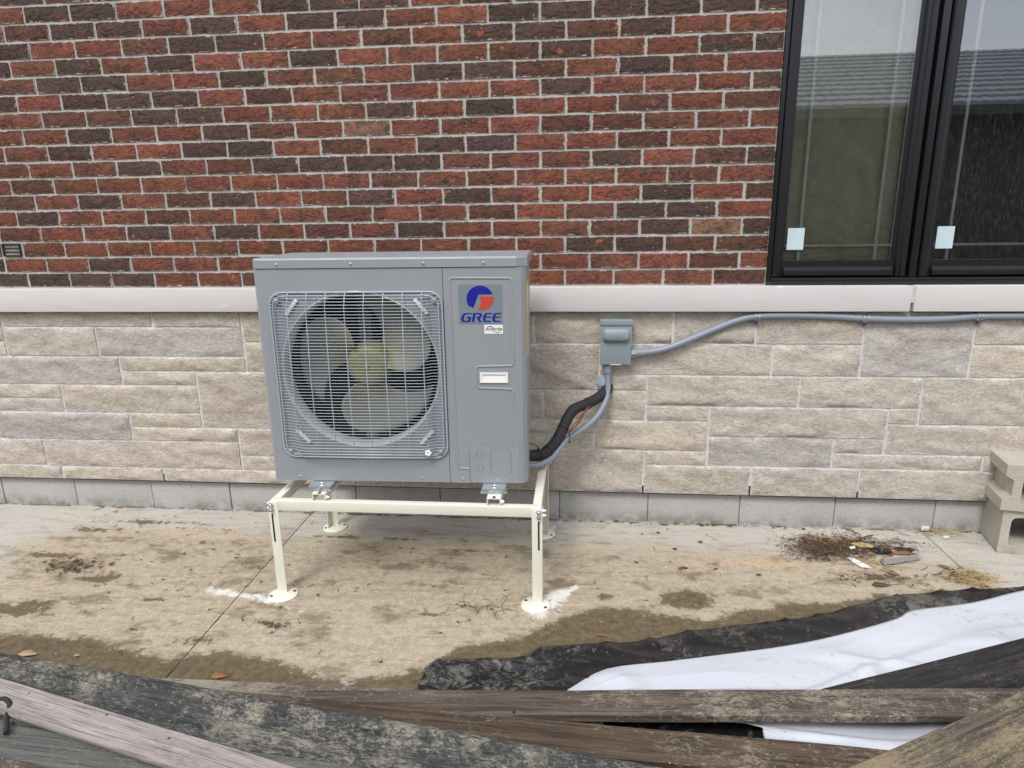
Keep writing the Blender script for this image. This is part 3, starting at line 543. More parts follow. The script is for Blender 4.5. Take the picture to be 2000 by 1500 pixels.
# fan panel with a round opening and a wrapped left side
pn = MB(); angs = sorted([2*math.pi*k/96 for k in range(96)]+[math.atan2(z-fc[1], x-fc[0]) % (2*math.pi) for x in (.012, SX-.001) for z in (.004, UH-.001)])
vs = []
for a in angs:
    c_, s_ = math.cos(a), math.sin(a); t = min([((SX-.001 if c_ > 0 else .012)-fc[0])/c_ if abs(c_) > 1e-9 else 9, ((UH-.001 if s_ > 0 else .004)-fc[1])/s_ if abs(s_) > 1e-9 else 9])
    vs += [(fc[0]+FRR*c_, 0, fc[1]+FRR*s_), (fc[0]+t*c_, 0, fc[1]+t*s_)]
n = len(angs); pn.add(vs, [(2*i, 2*i+1, (2*i+3) % (2*n), (2*i+2) % (2*n)) for i in range(n)])
pn.add([(.012, 0, .004), (.012, 0, UH-.001), (0, .012, UH-.001), (0, .012, .004), (0, .16, .004), (0, .16, UH-.001)], [(0, 1, 2, 3), (3, 2, 5, 4)])
fan_panel = pn.build('fan_panel', 'unit', hp, True, 20)
MB().prismz([(SX+.001, 0), (.935, 0), (.948, .005), (UW-.002, .022), (UW, .034), (UW, .15), (UW-.004, .15), (SX+.001, .012)], .003, UH-.001).build('service_panel', 'unit', hp, True, 25)
sp = hp.children[-1]
MB().box(UW-.010, UW-.003, .1515, UD, .004, UH-.001, .001).build('side_panel', 'unit', hp); MB().box(.001, .004, .161, UD, .004, UH-.001).build('side_panel', 'unit', hp)
MB().box(.004, UW-.011, UD-.03, UD-.005, .01, UH-.003).build('condenser_coil', 'coil', hp, False)
MB().box(SX-.012, SX-.004, .02, UD-.031, .01, UH-.003).build('partition', 'dark', hp, False)
MB().box(.005, UW-.012, .013, UD-.032, .004, .011).build('base_pan', 'unit2', hp, False)
def chf(o, z): return [(-.004+o, .02), (.014, -.004+o), (.930, -.004+o), (UW+.004-o, .026), (UW+.004-o, UD+.02), (-.004+o, UD+.02)]
tcv = MB(); A_ = chf(0, 0); B_ = chf(.004, 0); n = 6
tcv.add([(x, y, UH+.001) for x, y in A_]+[(x, y, .826) for x, y in A_]+[(x, y, .832) for x, y in B_], [(i, (i+1) % n, n+(i+1) % n, n+i) for i in range(n)]+[(n+i, n+(i+1) % n, 2*n+(i+1) % n, 2*n+i) for i in range(n)]+[tuple(range(2*n, 3*n)), tuple(range(n))])
top = tcv.build('top_cover', 'unit', hp, True, 15)
def screw(x, z, parent, y=-.0005, r=.0052):
    m_ = MB().lathe([(r, .0), (r, -.0012), (r*.75, -.0028), (r*.3, -.0034)], (x, y, z), 'y', 14, True); m_.box(x-r*.6, x+r*.6, y-.0037, y-.0033, z-.0006, z+.0006); return m_.build('screw', 'screw', parent)
for x in (.091, .355, .61, .818): screw(x, .811, top, -.0045)
for x in (.1, .567): screw(x, .019, fan_panel)
for x, z in ((.721, .018), (.852, .016)): screw(x, z, sp)
# pressed bead on the service panel
def bead(pts, r=.0042, nm='pressed_bead', par=None, rad=.012):
    out = []
    P = [Vector((x, 0, z)) for x, z in pts]
    for i, p in enumerate(P):
        if i in (0, len(P)-1): out.append(p); continue
        a = (P[i-1]-p).normalized(); b = (P[i+1]-p).normalized(); k = min(rad, (P[i-1]-p).length*.45, (P[i+1]-p).length*.45)
        for t in range(6): u = t/5; out.append((p+a*k)*(1-u)**2+p*2*u*(1-u)+(p+b*k)*u*u)
    return MB().tube([(q.x, .0012, q.z) for q in out], r, 8).build(nm, 'unit', par or sp, True, 60)
bead([(.751, .059), (.706, .059), (.699, .760), (.915, .758), (.917, .450), (.783, .447), (.785, .368), (.915, .364), (.915, .30)])
bead([(.915, .31), (.913, .158)], .0022)
# lower connection cover plate
cp = MB(); pts = [(.751, .005), (.751, .118)]+[(.787-.036*math.cos(R(t)), .118+.036*math.sin(R(t))) for t in range(10, 91, 10)]+[(.934, .154), (.934, .005)]
cp.prism(pts, -.0022, .001); cpo = cp.build('connection_cover', 'unit', sp, False)
def groove(path, name, r=.0011): return MB().tube([(x, -.0024, z) for x, z in path], r, 6, False).build(name, 'unit2', cpo)
groove([(.8655+x, .087+z) for x, z in rrect(-.037, .037, -.050, .050, .012)]+[(.8655+.037, .087+.038)], 'knockout_outline')
for z in (.118, .062): groove([(.788+.0125*math.cos(2*math.pi*k/20), z+.0125*math.sin(2*math.pi*k/20)) for k in range(21)], 'knockout_outline')
for a, b in (((.7505, .003), (.7505, .12)), ((.79, .1545), (.936, .1545))): groove([a, b], 'seam', .0009)
MB().box(SX-.0012, SX+.0012, .0005, .006, .004, UH).build('panel_seam', 'dark', sp, False)
# white pull handle with a pocket
hd = MB(); x0, x1, z0, z1 = .796, .897, .388, .425
for a in ((x0, x1, z1-.006, z1), (x0, x1, z0, z0+.005), (x0, x0+.006, z0+.005, z1-.006), (x1-.006, x1, z0+.005, z1-.006)): hd.box(a[0], a[1], -.005, .002, a[2], a[3])
hd.add([(x0+.006, -.0042, z0+.005), (x1-.006, -.0042, z0+.005), (x1-.014, -.0005, z1-.008), (x0+.014, -.0005, z1-.008), (x1-.006, -.004, z1-.006), (x0+.006, -.004, z1-.006)], [(0, 1, 2, 3), (1, 4, 2), (0, 3, 5), (3, 2, 4, 5)])
hd.build('handle', 'white', sp, False)
# stickers and lettering
lx = lambda x: .729+(x-175)/1095*.151
lz = lambda y: .7365-(y-215)/945*.1355
def prl(pts): return [(lx(x), lz(y)) for x, y in pts]
ls = MB().box(.728, .880, -.0013, -.0003, .601, .737).build('logo_sticker', 'logobg', sp, False)
arc = [(715+345*math.cos(R(a))*.99, 560-322*math.sin(R(a))) for a in range(22, 216, 6)]
MB().prism(prl(arc+[(470, 735), (535, 782), (675, 450), (1045, 446)]), -.0019, -.0012).build('emblem', 'blue', ls, False)
MB().prism(prl([(680, 500), (1062, 500), (1064, 580), (1050, 640), (1010, 705), (950, 765), (880, 805), (800, 830), (650, 832), (690, 760), (722, 690), (738, 620), (728, 560), (705, 525)]), -.0019, -.0012).build('emblem', 'red', ls, False)
Gp = [(500, 898), (330, 898), (290, 908), (245, 950), (220, 1010), (215, 1060), (232, 1098), (265, 1117), (450, 1117), (482, 988), (366, 988), (356, 1020), (408, 1020), (393, 1086), (318, 1086), (292, 1070), (287, 1030), (300, 975), (330, 938), (365, 924), (492, 924)]
Rp = [(532, 898), (705, 898), (742, 910), (757, 940), (750, 975), (728, 1005), (690, 1020), (742, 1117), (672, 1117), (612, 1005), (608, 990), (665, 985), (688, 965), (690, 940), (672, 925), (594, 925), (552, 1117), (486, 1117)]
Ep = [(1016, 898), (880, 898), (830, 912), (795, 955), (776, 1015), (775, 1070), (795, 1105), (830, 1117), (975, 1117), (980, 1088), (880, 1088), (848, 1075), (842, 1014), (982, 1014), (990, 986), (850, 986), (868, 945), (905, 926), (1010, 926)]
for p in (Gp, Rp, Ep, [(x+238, y) for x, y in Ep]): MB().prism(prl(p), -.0019, -.0012).build('letter', 'blue', ls, False)
iv = MB().box(.816, .881, -.0013, -.0003, .565, .597).build('inverter_sticker', 'white', sp, False)
def text(body, x, z, size, mat, parent, y, shear=.25):
    cu = bpy.data.curves.new('t', 'FONT'); cu.body = body; cu.size = size; cu.shear = shear; cu.extrude = .0002; cu.align_x = 'CENTER'; cu.offset = size*.012
    t = bpy.data.objects.new('t', cu); col.objects.link(t); dg = bpy.context.evaluated_depsgraph_get(); me = bpy.data.meshes.new_from_object(t.evaluated_get(dg)); bpy.data.objects.remove(t)
    o = bpy.data.objects.new('lettering', me); col.objects.link(o); me.materials.clear(); me.materials.append(MT[mat]); o.parent = parent; o.location = (x, y, z); o.rotation_euler = (R(90), 0, 0)
text('INVERTER', .8485, .5765, .0132, 'navy', iv, -.0016)
for cx, cz, a0, a1, m_, rx in ((.836, .5795, 25, 155, 'navy', .014), (.861, .5815, 205, 335, 'green', .013)):
    MB().tube([(cx+rx*math.cos(R(a)), -.0015, cz+.012*math.sin(R(a))) for a in range(a0, a1+1, 10)], [.0004+.0009*math.sin(math.pi*k/13) for k in range(len(range(a0, a1+1, 10)))], 5).build('swoosh', m_, iv)
MB().box(UW-.0002, UW+.0012, .05, .13, .47, .74).build('warning_label', 'yellow', sp, False)
# fan ring, fan, motor bracket
MB().lathe([(FRR+.004, .0012), (FRR-.001, -.002), (FRR-.005, .003), (FRR-.008, .012), (FRR-.010, .060), (FRR+.002, .085)], (fc[0], 0, fc[1]), 'y', 80).build('fan_ring', 'lip', hp)
fan = MB().lathe([(.0, -.036), (.05, -.036), (.068, -.030), (.080, -.014), (.085, .02), (.085, .05), (.0, .05)], (0, 0, 0), 'y', 40).build('fan', 'hub', hp); fan.location = (fc[0]+.004, .095, fc[1]+.006)
for k in range(3):
    bl = MB(); nr, na = 12, 22; vs = []
    for i in range(nr+1):
        u = i/nr; r = .078+(FRR-.022-.078)*u; half = R(31)+R(13)*math.sin(u*math.pi*.62); sweep = R(30)*u*u
        for j in range(na+1):
            t = j/na*2-1; rr = r-(.028*u*max(0, t-.35)**1.5)-(.05*u*max(0, -t-.55)**1.5); a = t*half+sweep
            vs.append((rr*math.cos(a), .045*t*(1-.25*u)+.006*math.cos(t*2.), rr*math.sin(a)))
    bl.add(vs, [(i*(na+1)+j, i*(na+1)+j+1, (i+1)*(na+1)+j+1, (i+1)*(na+1)+j) for i in range(nr) for j in range(na)])
    b_ = bl.build('blade', 'blade', fan); b_.rotation_euler = (0, R(-27+120*k), 0)
    md = b_.modifiers.new('s', 'SOLIDIFY'); md.thickness = .003
MB().lathe([(.0, -.012), (.006, -.012), (.009, -.006), (.009, .0)], (0, -.036, 0), 'y', 12).build('hub_nut', 'screw', fan)
br = MB(); 
for x in (.30, .335): br.box(x, x+.014, .22, .24, .02, UH-.01)
br.box(.314, .335, .222, .226, .02, UH-.012); br.build('motor_bracket', 'unit2', hp, False)
MB().lathe([(0, 0), (.055, 0), (.06, .01), (.06, .06), (0, .07)], (fc[0]+.004, .147, fc[1]+.006), 'y', 24).build('fan_motor', 'dark', hp)
# wire guard: rim, countable wires, screws, white highlight strips
gx0, gx1, gz0, gz1 = .054, .670, .102, .714
gr = MB().tube([(x, -.006, z) for x, z in rrect(gx0, gx1, gz0, gz1, .045)+[(gx1, gz1-.045)]], .0032, 8, False); gr.tube([(x, -.012, z) for x, z in rrect(gx0+.012, gx1-.012, gz0+.012, gz1-.012, .04)+[(gx1-.012, gz1-.052)]], .0022, 6, False)
gro = gr.build('fan_guard', 'wire', hp)
NW = 54
def hwire(z):
    dz = min(z-gz0, gz1-z); ins = .045*(1-min(1, dz/.045)); ins = .045-math.sqrt(max(0, .045**2-ins**2)) if dz < .045 else 0
    a, b = gx0+ins*.8, gx1-ins*.8
    return MB().tube([(a, -.006, 0), (a+.018, -.009, 0), (a+.045, -.011, 0), (a+.062, -.026, 0), (a+.085, -.031, 0), ((a+b)/2, -.034, 0), (b-.085, -.031, 0), (b-.062, -.026, 0), (b-.045, -.011, 0), (b-.018, -.009, 0), (b, -.006, 0)], .00145, 5)
full = hwire((gz0+gz1)/2).mesh('wire'); full.materials.append(MT['wire']); full.polygons.foreach_set('use_smooth', [True]*len(full.polygons))
for k in range(NW):
    z = gz0+.008+(gz1-gz0-.016)*k/(NW-1)
    if min(z-gz0, gz1-z) < .045: o = hwire(z).build('wire', 'wire', gro)
    else: o = bpy.data.objects.new('wire', full); col.objects.link(o); o.parent = gro
    o.location = (0, 0, z)
for k in range(8):
    x = gx0+(gx1-gx0)*(k+1)/9
    MB().tube([(x, -.004, gz0), (x, -.012, gz0+.012), (x, -.028, gz0+.05), (x, -.0355, (gz0+gz1)/2), (x, -.028, gz1-.05), (x, -.012, gz1-.012), (x, -.004, gz1)], .0019, 6).build('upright_wire', 'wire', gro)
for x, z in ((gx0+.027, gz0+.027), (gx1-.027, gz0+.027), (gx0+.027, gz1-.027), (gx1-.027, gz1-.027)):
    MB().lathe([(.010, 0), (.010, -.004)], (x, -.012, z), 'y', 16, True).build('washer', 'unit', gro); screw(x, z, gro, -.016)
for sx_, sz_, an in ((-1, 1, 52), (1, 1, -50), (-1, -1, -45), (1, -1, 48)):
    x, z = fc[0]+sx_*.232, fc[1]+sz_*(.235 if sz_ > 0 else .245)
    mm = Matrix.Translation((x, -.006, z)) @ Matrix.Rotation(R(-an), 4, 'Y'); MB().box(-.034, .034, -.004, .003, -.0065, .0065, .002, mm).build('highlight_strip', 'white', fan_panel)  # white strips standing in for bright highlights on the fan shroud
kn = MB()
for k in range(5): a = 2*math.pi*k/5; kn.lathe([(.0055, 0), (.0055, -.004), (.003, -.006)], (gx1-.068+.0075*math.cos(a), -.03, gz0+.028+.0075*math.sin(a)), 'y', 10, True)
kn.build('plastic_cap', 'white', gro)
# mounting feet sticking out below
for x in (.150, .798):
    ft = MB().box(x, x+.085, -.055, UD+.01, -.012, .002, .002); fo = ft.build('mounting_foot', 'galv', hp)
    MB().box(x-.006, x+.091, -.056, -.006, -.016, -.0125, .001).build('foot_pad', 'galv', fo); screw(x+.042, -.006, fo, -.056, .004)
    MB().lathe([(.009, 0), (.009, .005), (.006, .009)], (x+.045, -.03, .002), 'z', 6, True).build('bolt', 'screw', fo)

# ============================================================ the stand
st = empty('steel_stand', (1.84, -.405, 0)); tag(st, 'cream painted steel stand with round base plates under the heat pump', 'stand')
def S(mb, name, mat='cream', par=None, sm=True): 
    mb.v = [(x-1.84, y+.405, z) for x, y, z in mb.v]; return mb.build(name, mat, par or st, sm)
SX0, SX1, SY0, SY1, RT, RH = 1.352, 2.338, -.672, -.118, .374, .036
S(MB().box(SX0+.004, SX1-.004, SY0+.003, SY0+.035, RT-RH, RT, .002), 'rail'); S(MB().box(SX0+.004, SX1-.004, SY1-.035, SY1-.003, RT-RH, RT, .002), 'rail')
for x0, x1 in ((SX0+.004, SX0+.034), (SX1-.034, SX1-.004)): S(MB().box(x0, x1, SY0+.036, SY1-.036, RT-RH+.001, RT-.001, .002), 'side_rail')
for sx_, sy_ in ((0, 0), (1, 0), (0, 1), (1, 1)):
    fy = SY0 if sy_ == 0 else SY1; d = 1 if sy_ == 0 else -1; px_ = SX0 if sx_ == 0 else SX1; e = 1 if sx_ == 0 else -1
    # angle section: one flange facing out, one facing the end
    lg = MB().box(min(px_, px_+e*.036), max(px_, px_+e*.036), min(fy, fy+d*.003), max(fy, fy+d*.003), .004, RT-.004, .0008); lg.box(min(px_, px_+e*.003), max(px_, px_+e*.003), min(fy+d*.003, fy+d*.036), max(fy+d*.003, fy+d*.036), .004, RT-.004, .0008)
    lo = S(lg, 'leg')
    S(MB().box(px_+e*.012-.003, px_+e*.012+.003, fy-d*.0006-.0004, fy-d*.0006+.0004, .215, .325), 'slot', 'dark', lo, False)
    c = (px_+e*.024, fy+d*.010 if sy_ else fy-.006)
    S(MB().lathe([(.002, .0), (.053, .0), (.053, .0035), (.049, .0062), (.030, .008), (.002, .008)], (c[0], c[1], .001), 'z', 36), 'base_plate', 'cream', lo)
    for q, (ox, oy) in enumerate(((-.036*e, -.022), (.036*e, .018))):
        S(MB().lathe([(.0002, 0), (.0062, 0), (.0062, .0008), (.004, .003 if q == 0 else .0009), (.0002, .003 if q == 0 else .001)], (c[0]+(ox if sx_ == 0 else -ox*-1), c[1]+oy, .0078), 'z', 12), 'anchor_bolt', 'bluecap' if q == 0 else 'dark', lo)
    for z in (RT-.013, RT-.031):
        S(MB().lathe([(.0002, 0), (.0085, 0), (.0085, -.006*d), (.0045, -.007*d), (.0045, -.016*d), (.0002, -.017*d)], (px_+e*.012, fy, z), 'y', 6), 'bolt', 'screw', lo, False)
        S(MB().lathe([(.0002, 0), (.0085, 0), (.0085, -.006*e), (.0045, -.007*e), (.0045, -.013*e), (.0002, -.014*e)], (px_, fy+d*.022, z-.004), 'x', 6), 'bolt', 'screw', lo, False)
for cx in (1.538, 2.168):                                 # channels that carry the feet, open side down
    c = MB().box(cx-.024, cx+.024, SY0+.012, SY1+.002, .3985, .4015); c.box(cx-.024, cx-.021, SY0+.012, SY1+.002, .375, .3985); c.box(cx+.021, cx+.024, SY0+.012, SY1+.002, .375, .3985)
    co = S(c, 'cross_channel', 'cream', None, False); S(MB().box(cx-.004, cx+.006, SY0+.014, SY0+.03, .4017, .4022), 'slot', 'dark', co, False)
    S(MB().lathe([(.0002, .0), (.009, 0), (.009, .006), (.005, .007), (.005, .012), (.0002, .012)], (cx+.024, SY0+.024, .386), 'x', 6), 'bolt', 'screw', co, False)

# ============================================================ electrical disconnect, conduits, line set
bxo = empty('disconnect_box', (2.6125, -.004, .84)); tag(bxo, 'blue grey metal electrical disconnect box with embossed bird on the stone', 'electrical box')
def Bx(mb, nm, mat='box', par=None, sm=True): return mb.build(nm, mat, par or bxo, sm)
Bx(MB().box(-.060, .060, -.052, .0, -.088, .086, .003), 'case')
lid = Bx(MB().box(-.0635, .0635, -.059, -.0525, -.092, .072, .002), 'cover'); Bx(MB().box(-.0665, .0665, -.064, .001, .0725, .0945, .0035), 'hood')
hb = MB(); q0 = rrect(-.055, .055, .008, .058, .016); q1 = rrect(-.047, .047, .016, .050, .012); n = len(q0)
hb.add([(x, -.059, z) for x, z in q0]+[(x, -.071, z) for x, z in q0]+[(x, -.079, z) for x, z in q1], [(i, (i+1) % n, n+(i+1) % n, n+i) for i in range(n)]+[(n+i, n+(i+1) % n, 2*n+(i+1) % n, 2*n+i) for i in range(n)]+[tuple(range(2*n, 3*n))])
ho = hb.build('pull_handle', 'box', bxo, True, 60)
duck = [(-.032, -.064), (-.018, -.057), (.0, -.055), (.012, -.058), (.018, -.066), (.010, -.070), (-.008, -.070), (-.022, -.067), (-.032, -.064)]
Bx(MB().tube(spline([(x, -.0593, z) for x, z in duck], 5), .0011, 6), 'embossed_bird', 'box', lid); Bx(MB().tube(spline([(.010, -.0593, -.058), (.008, -.0593, -.052), (.012, -.0593, -.047), (.022, -.0593, -.048), (.028, -.0593, -.052), (.018, -.0593, -.054), (.014, -.0593, -.058)], 5), .0010, 6), 'embossed_bird', 'box', lid)
Bx(MB().box(-.022, .024, -.0605, -.0592, -.0935, -.0905), 'hasp', 'paperw', lid, False)
def fitting(a, b, r, par, nm='conduit_fitting'): 
    a, b = Vector(a), Vector(b); d = (b-a); m_ = MB().tube([a, a+d*.3], r*1.25, 6); m_.tube([a+d*.3, b], r, 16); return m_.build(nm, 'conduit', par)
# conduit along the wall
cpx = [(1240, 690, -.035), (1262, 688, -.035), (1300, 681, -.032), (1350, 662, -.028), (1400, 641, -.024), (1440, 626, -.022), (1478, 618, -.0235), (1540, 616, -.0235), (1620, 618, -.0235), (1690, 622, -.0235), (1760, 624, -.0235), (1840, 623, -.0235), (1912, 618, -.0235), (2000, 617, -.0235), (2080, 617, -.0235)]
pth = [ony(x, y, Y) for x, y, Y in cpx]; pth += [Vector((5.0, -.0235, pth[-1].z-.003)), Vector((6.1, -.0235, pth[-1].z))]
cd = MB().tube(spline(pth, 8), .0132, 14).build('flexible_conduit', 'conduit'); tag(cd, 'grey flexible conduit rising from the disconnect box along the pale ledge', 'conduit')
fitting((2.6745, -.039, ony(1236, 690, -.035).z), pth[1], .0165, cd)
for x, y in ((1478, 619), (1690, 622), (1912, 618)):
    p = ony(x, y, -.0235); cl_ = MB(); cl_.tube([(p.x, p.y+.0145*math.cos(R(a)), p.z+.0145*math.sin(R(a))) for a in range(60, 311, 15)], .0016, 6)
    cl_.v = []; cl_.f = []
    for dx in (-.008, 0, .008): cl_.tube([(p.x+dx, p.y+.0142*math.cos(R(a)), p.z+.0142*math.sin(R(a))) for a in range(70, 300, 15)], .003 if dx else .002, 6)
    cl_.box(p.x-.009, p.x+.009, -.014, -.0115, p.z-.034, p.z-.012, .001); co = cl_.build('pipe_clamp', 'galv')
    MB().lathe([(.0002, -.006), (.006, -.005), (.006, 0), (.0002, 0)], (p.x, -.0145, p.z-.025), 'y', 6).build('screw_head', 'bluecap', co)
    tag(co, {1478: 'metal clamp holding the conduit at the top of its rising bend', 1690: 'metal clamp on the conduit below the window corner left of the ledge joint', 1912: 'metal clamp on the conduit right of the joint in the pale ledge'}[x], 'pipe clamp', 'clamps along the conduit')
# whip from the box down to the unit
wp = [(1186, 708, -.035), (1187, 735, -.038), (1187, 762, -.05), (1180, 790, -.075), (1160, 820, -.11), (1130, 843, -.15), (1108, 857, -.19), (1092, 876, -.24), (1075, 896, -.29), (1052, 908, -.33), (1028, 909, -.345)]
wpt = [ony(*p) for p in wp]; wpt.append(wpt[-1]+Vector((-.06, 0, 0)))
whip = MB().tube(spline(wpt, 8), .0118, 14).build('flexible_conduit', 'conduit'); tag(whip, 'thin pale grey flexible conduit hanging from the box down to the heat pump', 'conduit')
fitting((ony(1187, 711, -.035).x, -.036, .752), ony(1187, 728, -.036), .0165, whip)
# black insulated line set
lp = [(1190, 752, .02), (1184, 762, -.03), (1172, 774, -.06), (1148, 788, -.10), (1122, 799, -.14), (1108, 818, -.17), (1097, 842, -.20), (1083, 866, -.24), (1064, 885, -.29), (1042, 890, -.32), (1024, 888, -.335)]
lpt = [ony(*p) for p in lp]; lpt.append(lpt[-1]+Vector((-.06, 0, 0))); lsp = spline(lpt, 8)
ln = MB().tube(lsp, [.0225+.0012*mn.noise(Vector((i*.35, 0, 0))) for i in range(len(lsp))], 18).build('insulated_pipe', 'black'); tag(ln, 'black foam insulated pipe from the hole in the wall to the heat pump', 'pipe')
for i, tail in ((8, 0), (24, 0), (46, 1), (62, 0), (68, 2)):
    p = lsp[i]; t = (lsp[i+1]-lsp[i-1]).normalized(); n_ = t.cross(Vector((0, 1, 0))).normalized(); b_ = t.cross(n_)
    tm = MB().tube([p+(n_*math.cos(2*math.pi*k/20)+b_*math.sin(2*math.pi*k/20))*.0236 for k in range(21)], .0019, 6, False)
    if tail == 1: q = p+Vector((.022, -.01, -.005)); tm.tube([q, q+Vector((.006, -.014, -.022)), q+Vector((.004, -.016, -.045))], .0018, 6); tm.lathe([(.0002, -.004), (.004, -.002), (.004, .002), (.0002, .004)], q+Vector((.004, -.016, -.046)), 'z', 8)
    if tail == 2: q = p+Vector((-.004, -.004, .024)); tm.tube([q, q+Vector((.002, 0, .012))], .003, 6)
    tm.build('cable_tie', 'ink', ln)
wr = random.Random(4)
for k, (mt_, dx) in enumerate((('wirered', 0), ('wirebr', .006), ('wirered', -.005), ('wirebr', -.002))):
    a, b = ony(1160+wr.uniform(-3, 3), 784, -.10), ony(1108+wr.uniform(-2, 2), 848, -.215); m1 = ony(1141+dx*400, 803+k*2, -.145); m2 = ony(1124+dx*700, 826+k*3, -.18)
    o = MB().tube(spline([a, m1, m2, b], 8), .0016, 6).build('control_wire', mt_); tag(o, ('bright red wire nearest the black pipe below its upper tie', 'brown wire crossing over the red ones under the black pipe', 'slack red wire bowing away towards the grey conduit', 'brown wire hanging lowest between black pipe and grey conduit')[k], 'wire', 'control wires along the line set')
o = MB().tube(spline([ony(1034, 866, -.33), ony(1044, 868, -.33), ony(1052, 874, -.32), ony(1055, 884, -.315)], 8), .0022, 6).build('control_wire', 'wirebr'); tag(o, 'brown wire arching out of the heat pump side above the black pipe', 'wire')
sl = MB(); c0 = ony(1181, 751, -.012); nl = 22; vs = [(c0.x, -.034, c0.z)]; fs = []
for i in range(1, 6):
    for k in range(nl):
        a = 2*math.pi*k/nl; r = .043*i/5*(1+.28*mn.noise(Vector((math.cos(a)*1.6, math.sin(a)*1.6, i*.1)))); vs.append((c0.x+r*math.cos(a)*.92, -.034+.04*(i/5)**2+.006*mn.noise(Vector((a*3, i, 0))), c0.z+r*math.sin(a)*1.05))
fs = [(0, 1+k, 1+(k+1) % nl) for k in range(nl)]+[(1+i*nl+k, 1+i*nl+(k+1) % nl, 1+(i+1)*nl+(k+1) % nl, 1+(i+1)*nl+k) for i in range(4) for k in range(nl)]
tag(sl.add(vs, fs).build('sealant_patch', 'seal'), 'lump of blue grey sealant round the pipe hole below the disconnect box', 'sealant')

# ============================================================ cinder blocks
def cinder(name, stretcher):
    W, D, H, t = .39, .19, .19, .032; bm = MB()
    # plan seen from the front: x width, z height; cores run front to back (y)
    outer = rrect(0, W, 0, H, .004, 1) if not stretcher else [(0, H), (W, H), (W, 0), (0, 0)]
    cores = [rrect(t, W/2-t*.45, t, H-t, .022, 4), rrect(W/2+t*.45, W-t, t, H-t, .022, 4)]
    if stretcher: outer = [(.0, H), (W, H), (W, 0), (0, 0), (0, .045), (.03, .062), (.03, H-.062), (0, H-.045)]; cores[0] = rrect(t+.03, W/2-t*.45, t, H-t, .022, 4)
    b = bmesh.new()
    loops = [outer]+cores
    allv = []; 
    for y in (0, D): allv.append([[b.verts.new((x, y, z)) for x, z in lp_] for lp_ in loops])
    tri = tessellate_polygon([[Vector((x, z, 0)) for x, z in lp_] for lp_ in loops])
    for s_ in (0, 1):
        fl = [q for lp_ in allv[s_] for q in lp_]
        for t_ in tri:
            try: b.faces.new([fl[i] for i in t_])
            except ValueError: pass
    for li in range(len(loops)):
        n = len(loops[li])
        for i in range(n): b.faces.new((allv[0][li][i], allv[0][li][(i+1) % n], allv[1][li][(i+1) % n], allv[1][li][i]))
    bmesh.ops.recalc_face_normals(b, faces=b.faces)
    me = bpy.data.meshes.new(name); b.to_mesh(me); b.free(); me.materials.append(MT['cinder']); o = bpy.data.objects.new(name, me); col.objects.link(o); return o
c1 = cinder('cinder_block', False); p = onz(1946, 1079); c1.location = (p.x, p.y, .001); c1.rotation_euler = (0, 0, R(-11)); tag(c1, 'rough concrete block lying on the patio under another one', 'concrete block', 'concrete blocks stacked by the wall')
c2 = cinder('cinder_block', True); p = onz(1969, 908, .3825); c2.location = (p.x, p.y, .1925); c2.rotation_euler = (0, 0, R(-11)); tag(c2, 'concrete block with grooved end on top of the two block stack', 'concrete block', 'concrete blocks stacked by the wall')

# ============================================================ plastic sheets
def interp(pts, t):
    L_ = [0.0]
    for a, b in zip(pts[:-1], pts[1:]): L_.append(L_[-1]+(Vector(b)-Vector(a)).length)
    s_ = t*L_[-1]
    for i in range(len(pts)-1):
        if s_ <= L_[i+1] or i == len(pts)-2: return Vector(pts[i]).lerp(Vector(pts[i+1]), (s_-L_[i])/max(1e-6, L_[i+1]-L_[i]))
def film(name, up, lo, nu, nv, zf, mat):
    up = [Vector((p.x, p.y, 0)) for p in spline(up, 4)]; vs = []
    for i in range(nu+1):
        u = i/nu; a = interp(up, u); b = interp(lo, u)
        for j in range(nv+1):
            t = j/nv; p = a.lerp(b, t); vs.append((p.x, p.y, zf(p, u, t)))
    o = MB().add(vs, [(i*(nv+1)+j, i*(nv+1)+j+1, (i+1)*(nv+1)+j+1, (i+1)*(nv+1)+j) for i in range(nu) for j in range(nv)]).build(name, mat, None, True, 180)
    md = o.modifiers.new('s', 'SOLIDIFY'); md.thickness = .0008; return o
def fold(p, s, k=1): return (1-abs(mn.noise(Vector((p.x*3.2*k+p.y*5*k, p.y*7*k-p.x*1.6*k, s)))))**7
def crease(p, fx, fy, sx, s): return max(0, 1-abs(mn.noise(Vector((p.x*fx+p.y*sx, p.y*fy-p.x*.8, s))))*7.5)
def zb(p, u, t): return .006+.012*fold(p, 2., 1.4)*(1-min(.8, t*2 if p.x > 2.5 else 0))+.003*crease(p, 3.0, 7.0, 6.0, 5.)+.004*min(1, t*4)+.008*math.exp(-((t-.06)/.035)**2)*(.4+.6*abs(mn.noise(Vector((p.x*4, 7, 0)))))
ub = [onz(x, y) for x, y in ((818, 1342), (846, 1299), (920, 1290), (1005, 1288), (1080, 1268), (1250, 1256), (1350, 1236), (1580, 1208), (1750, 1168), (1900, 1155), (2000, 1148), (2160, 1128))]
lb = [Vector((2.02, -1.30, 0)), Vector((2.5, -1.34, 0)), Vector((3.3, -1.42, 0)), Vector((4.6, -1.25, 0))]
o = film('plastic_sheet', ub, lb, 150, 46, zb, 'film_b'); tag(o, 'muddy black plastic sheet showing along the edge of the white one', 'plastic sheet')
def zw(p, u, t):
    e = min(1, t*3.5)
    return min(.052, .020+e*(.014+.026*mn.noise(Vector((p.x*1.9, p.y*3.4, 4)))+.012*crease(p, 1.0, 3.0, 2.2, 8.)+.010*crease(p, 2.2, 2.0, -3.0, 3.)+.009*crease(p, .7, 6.0, 1.4, 12.)))
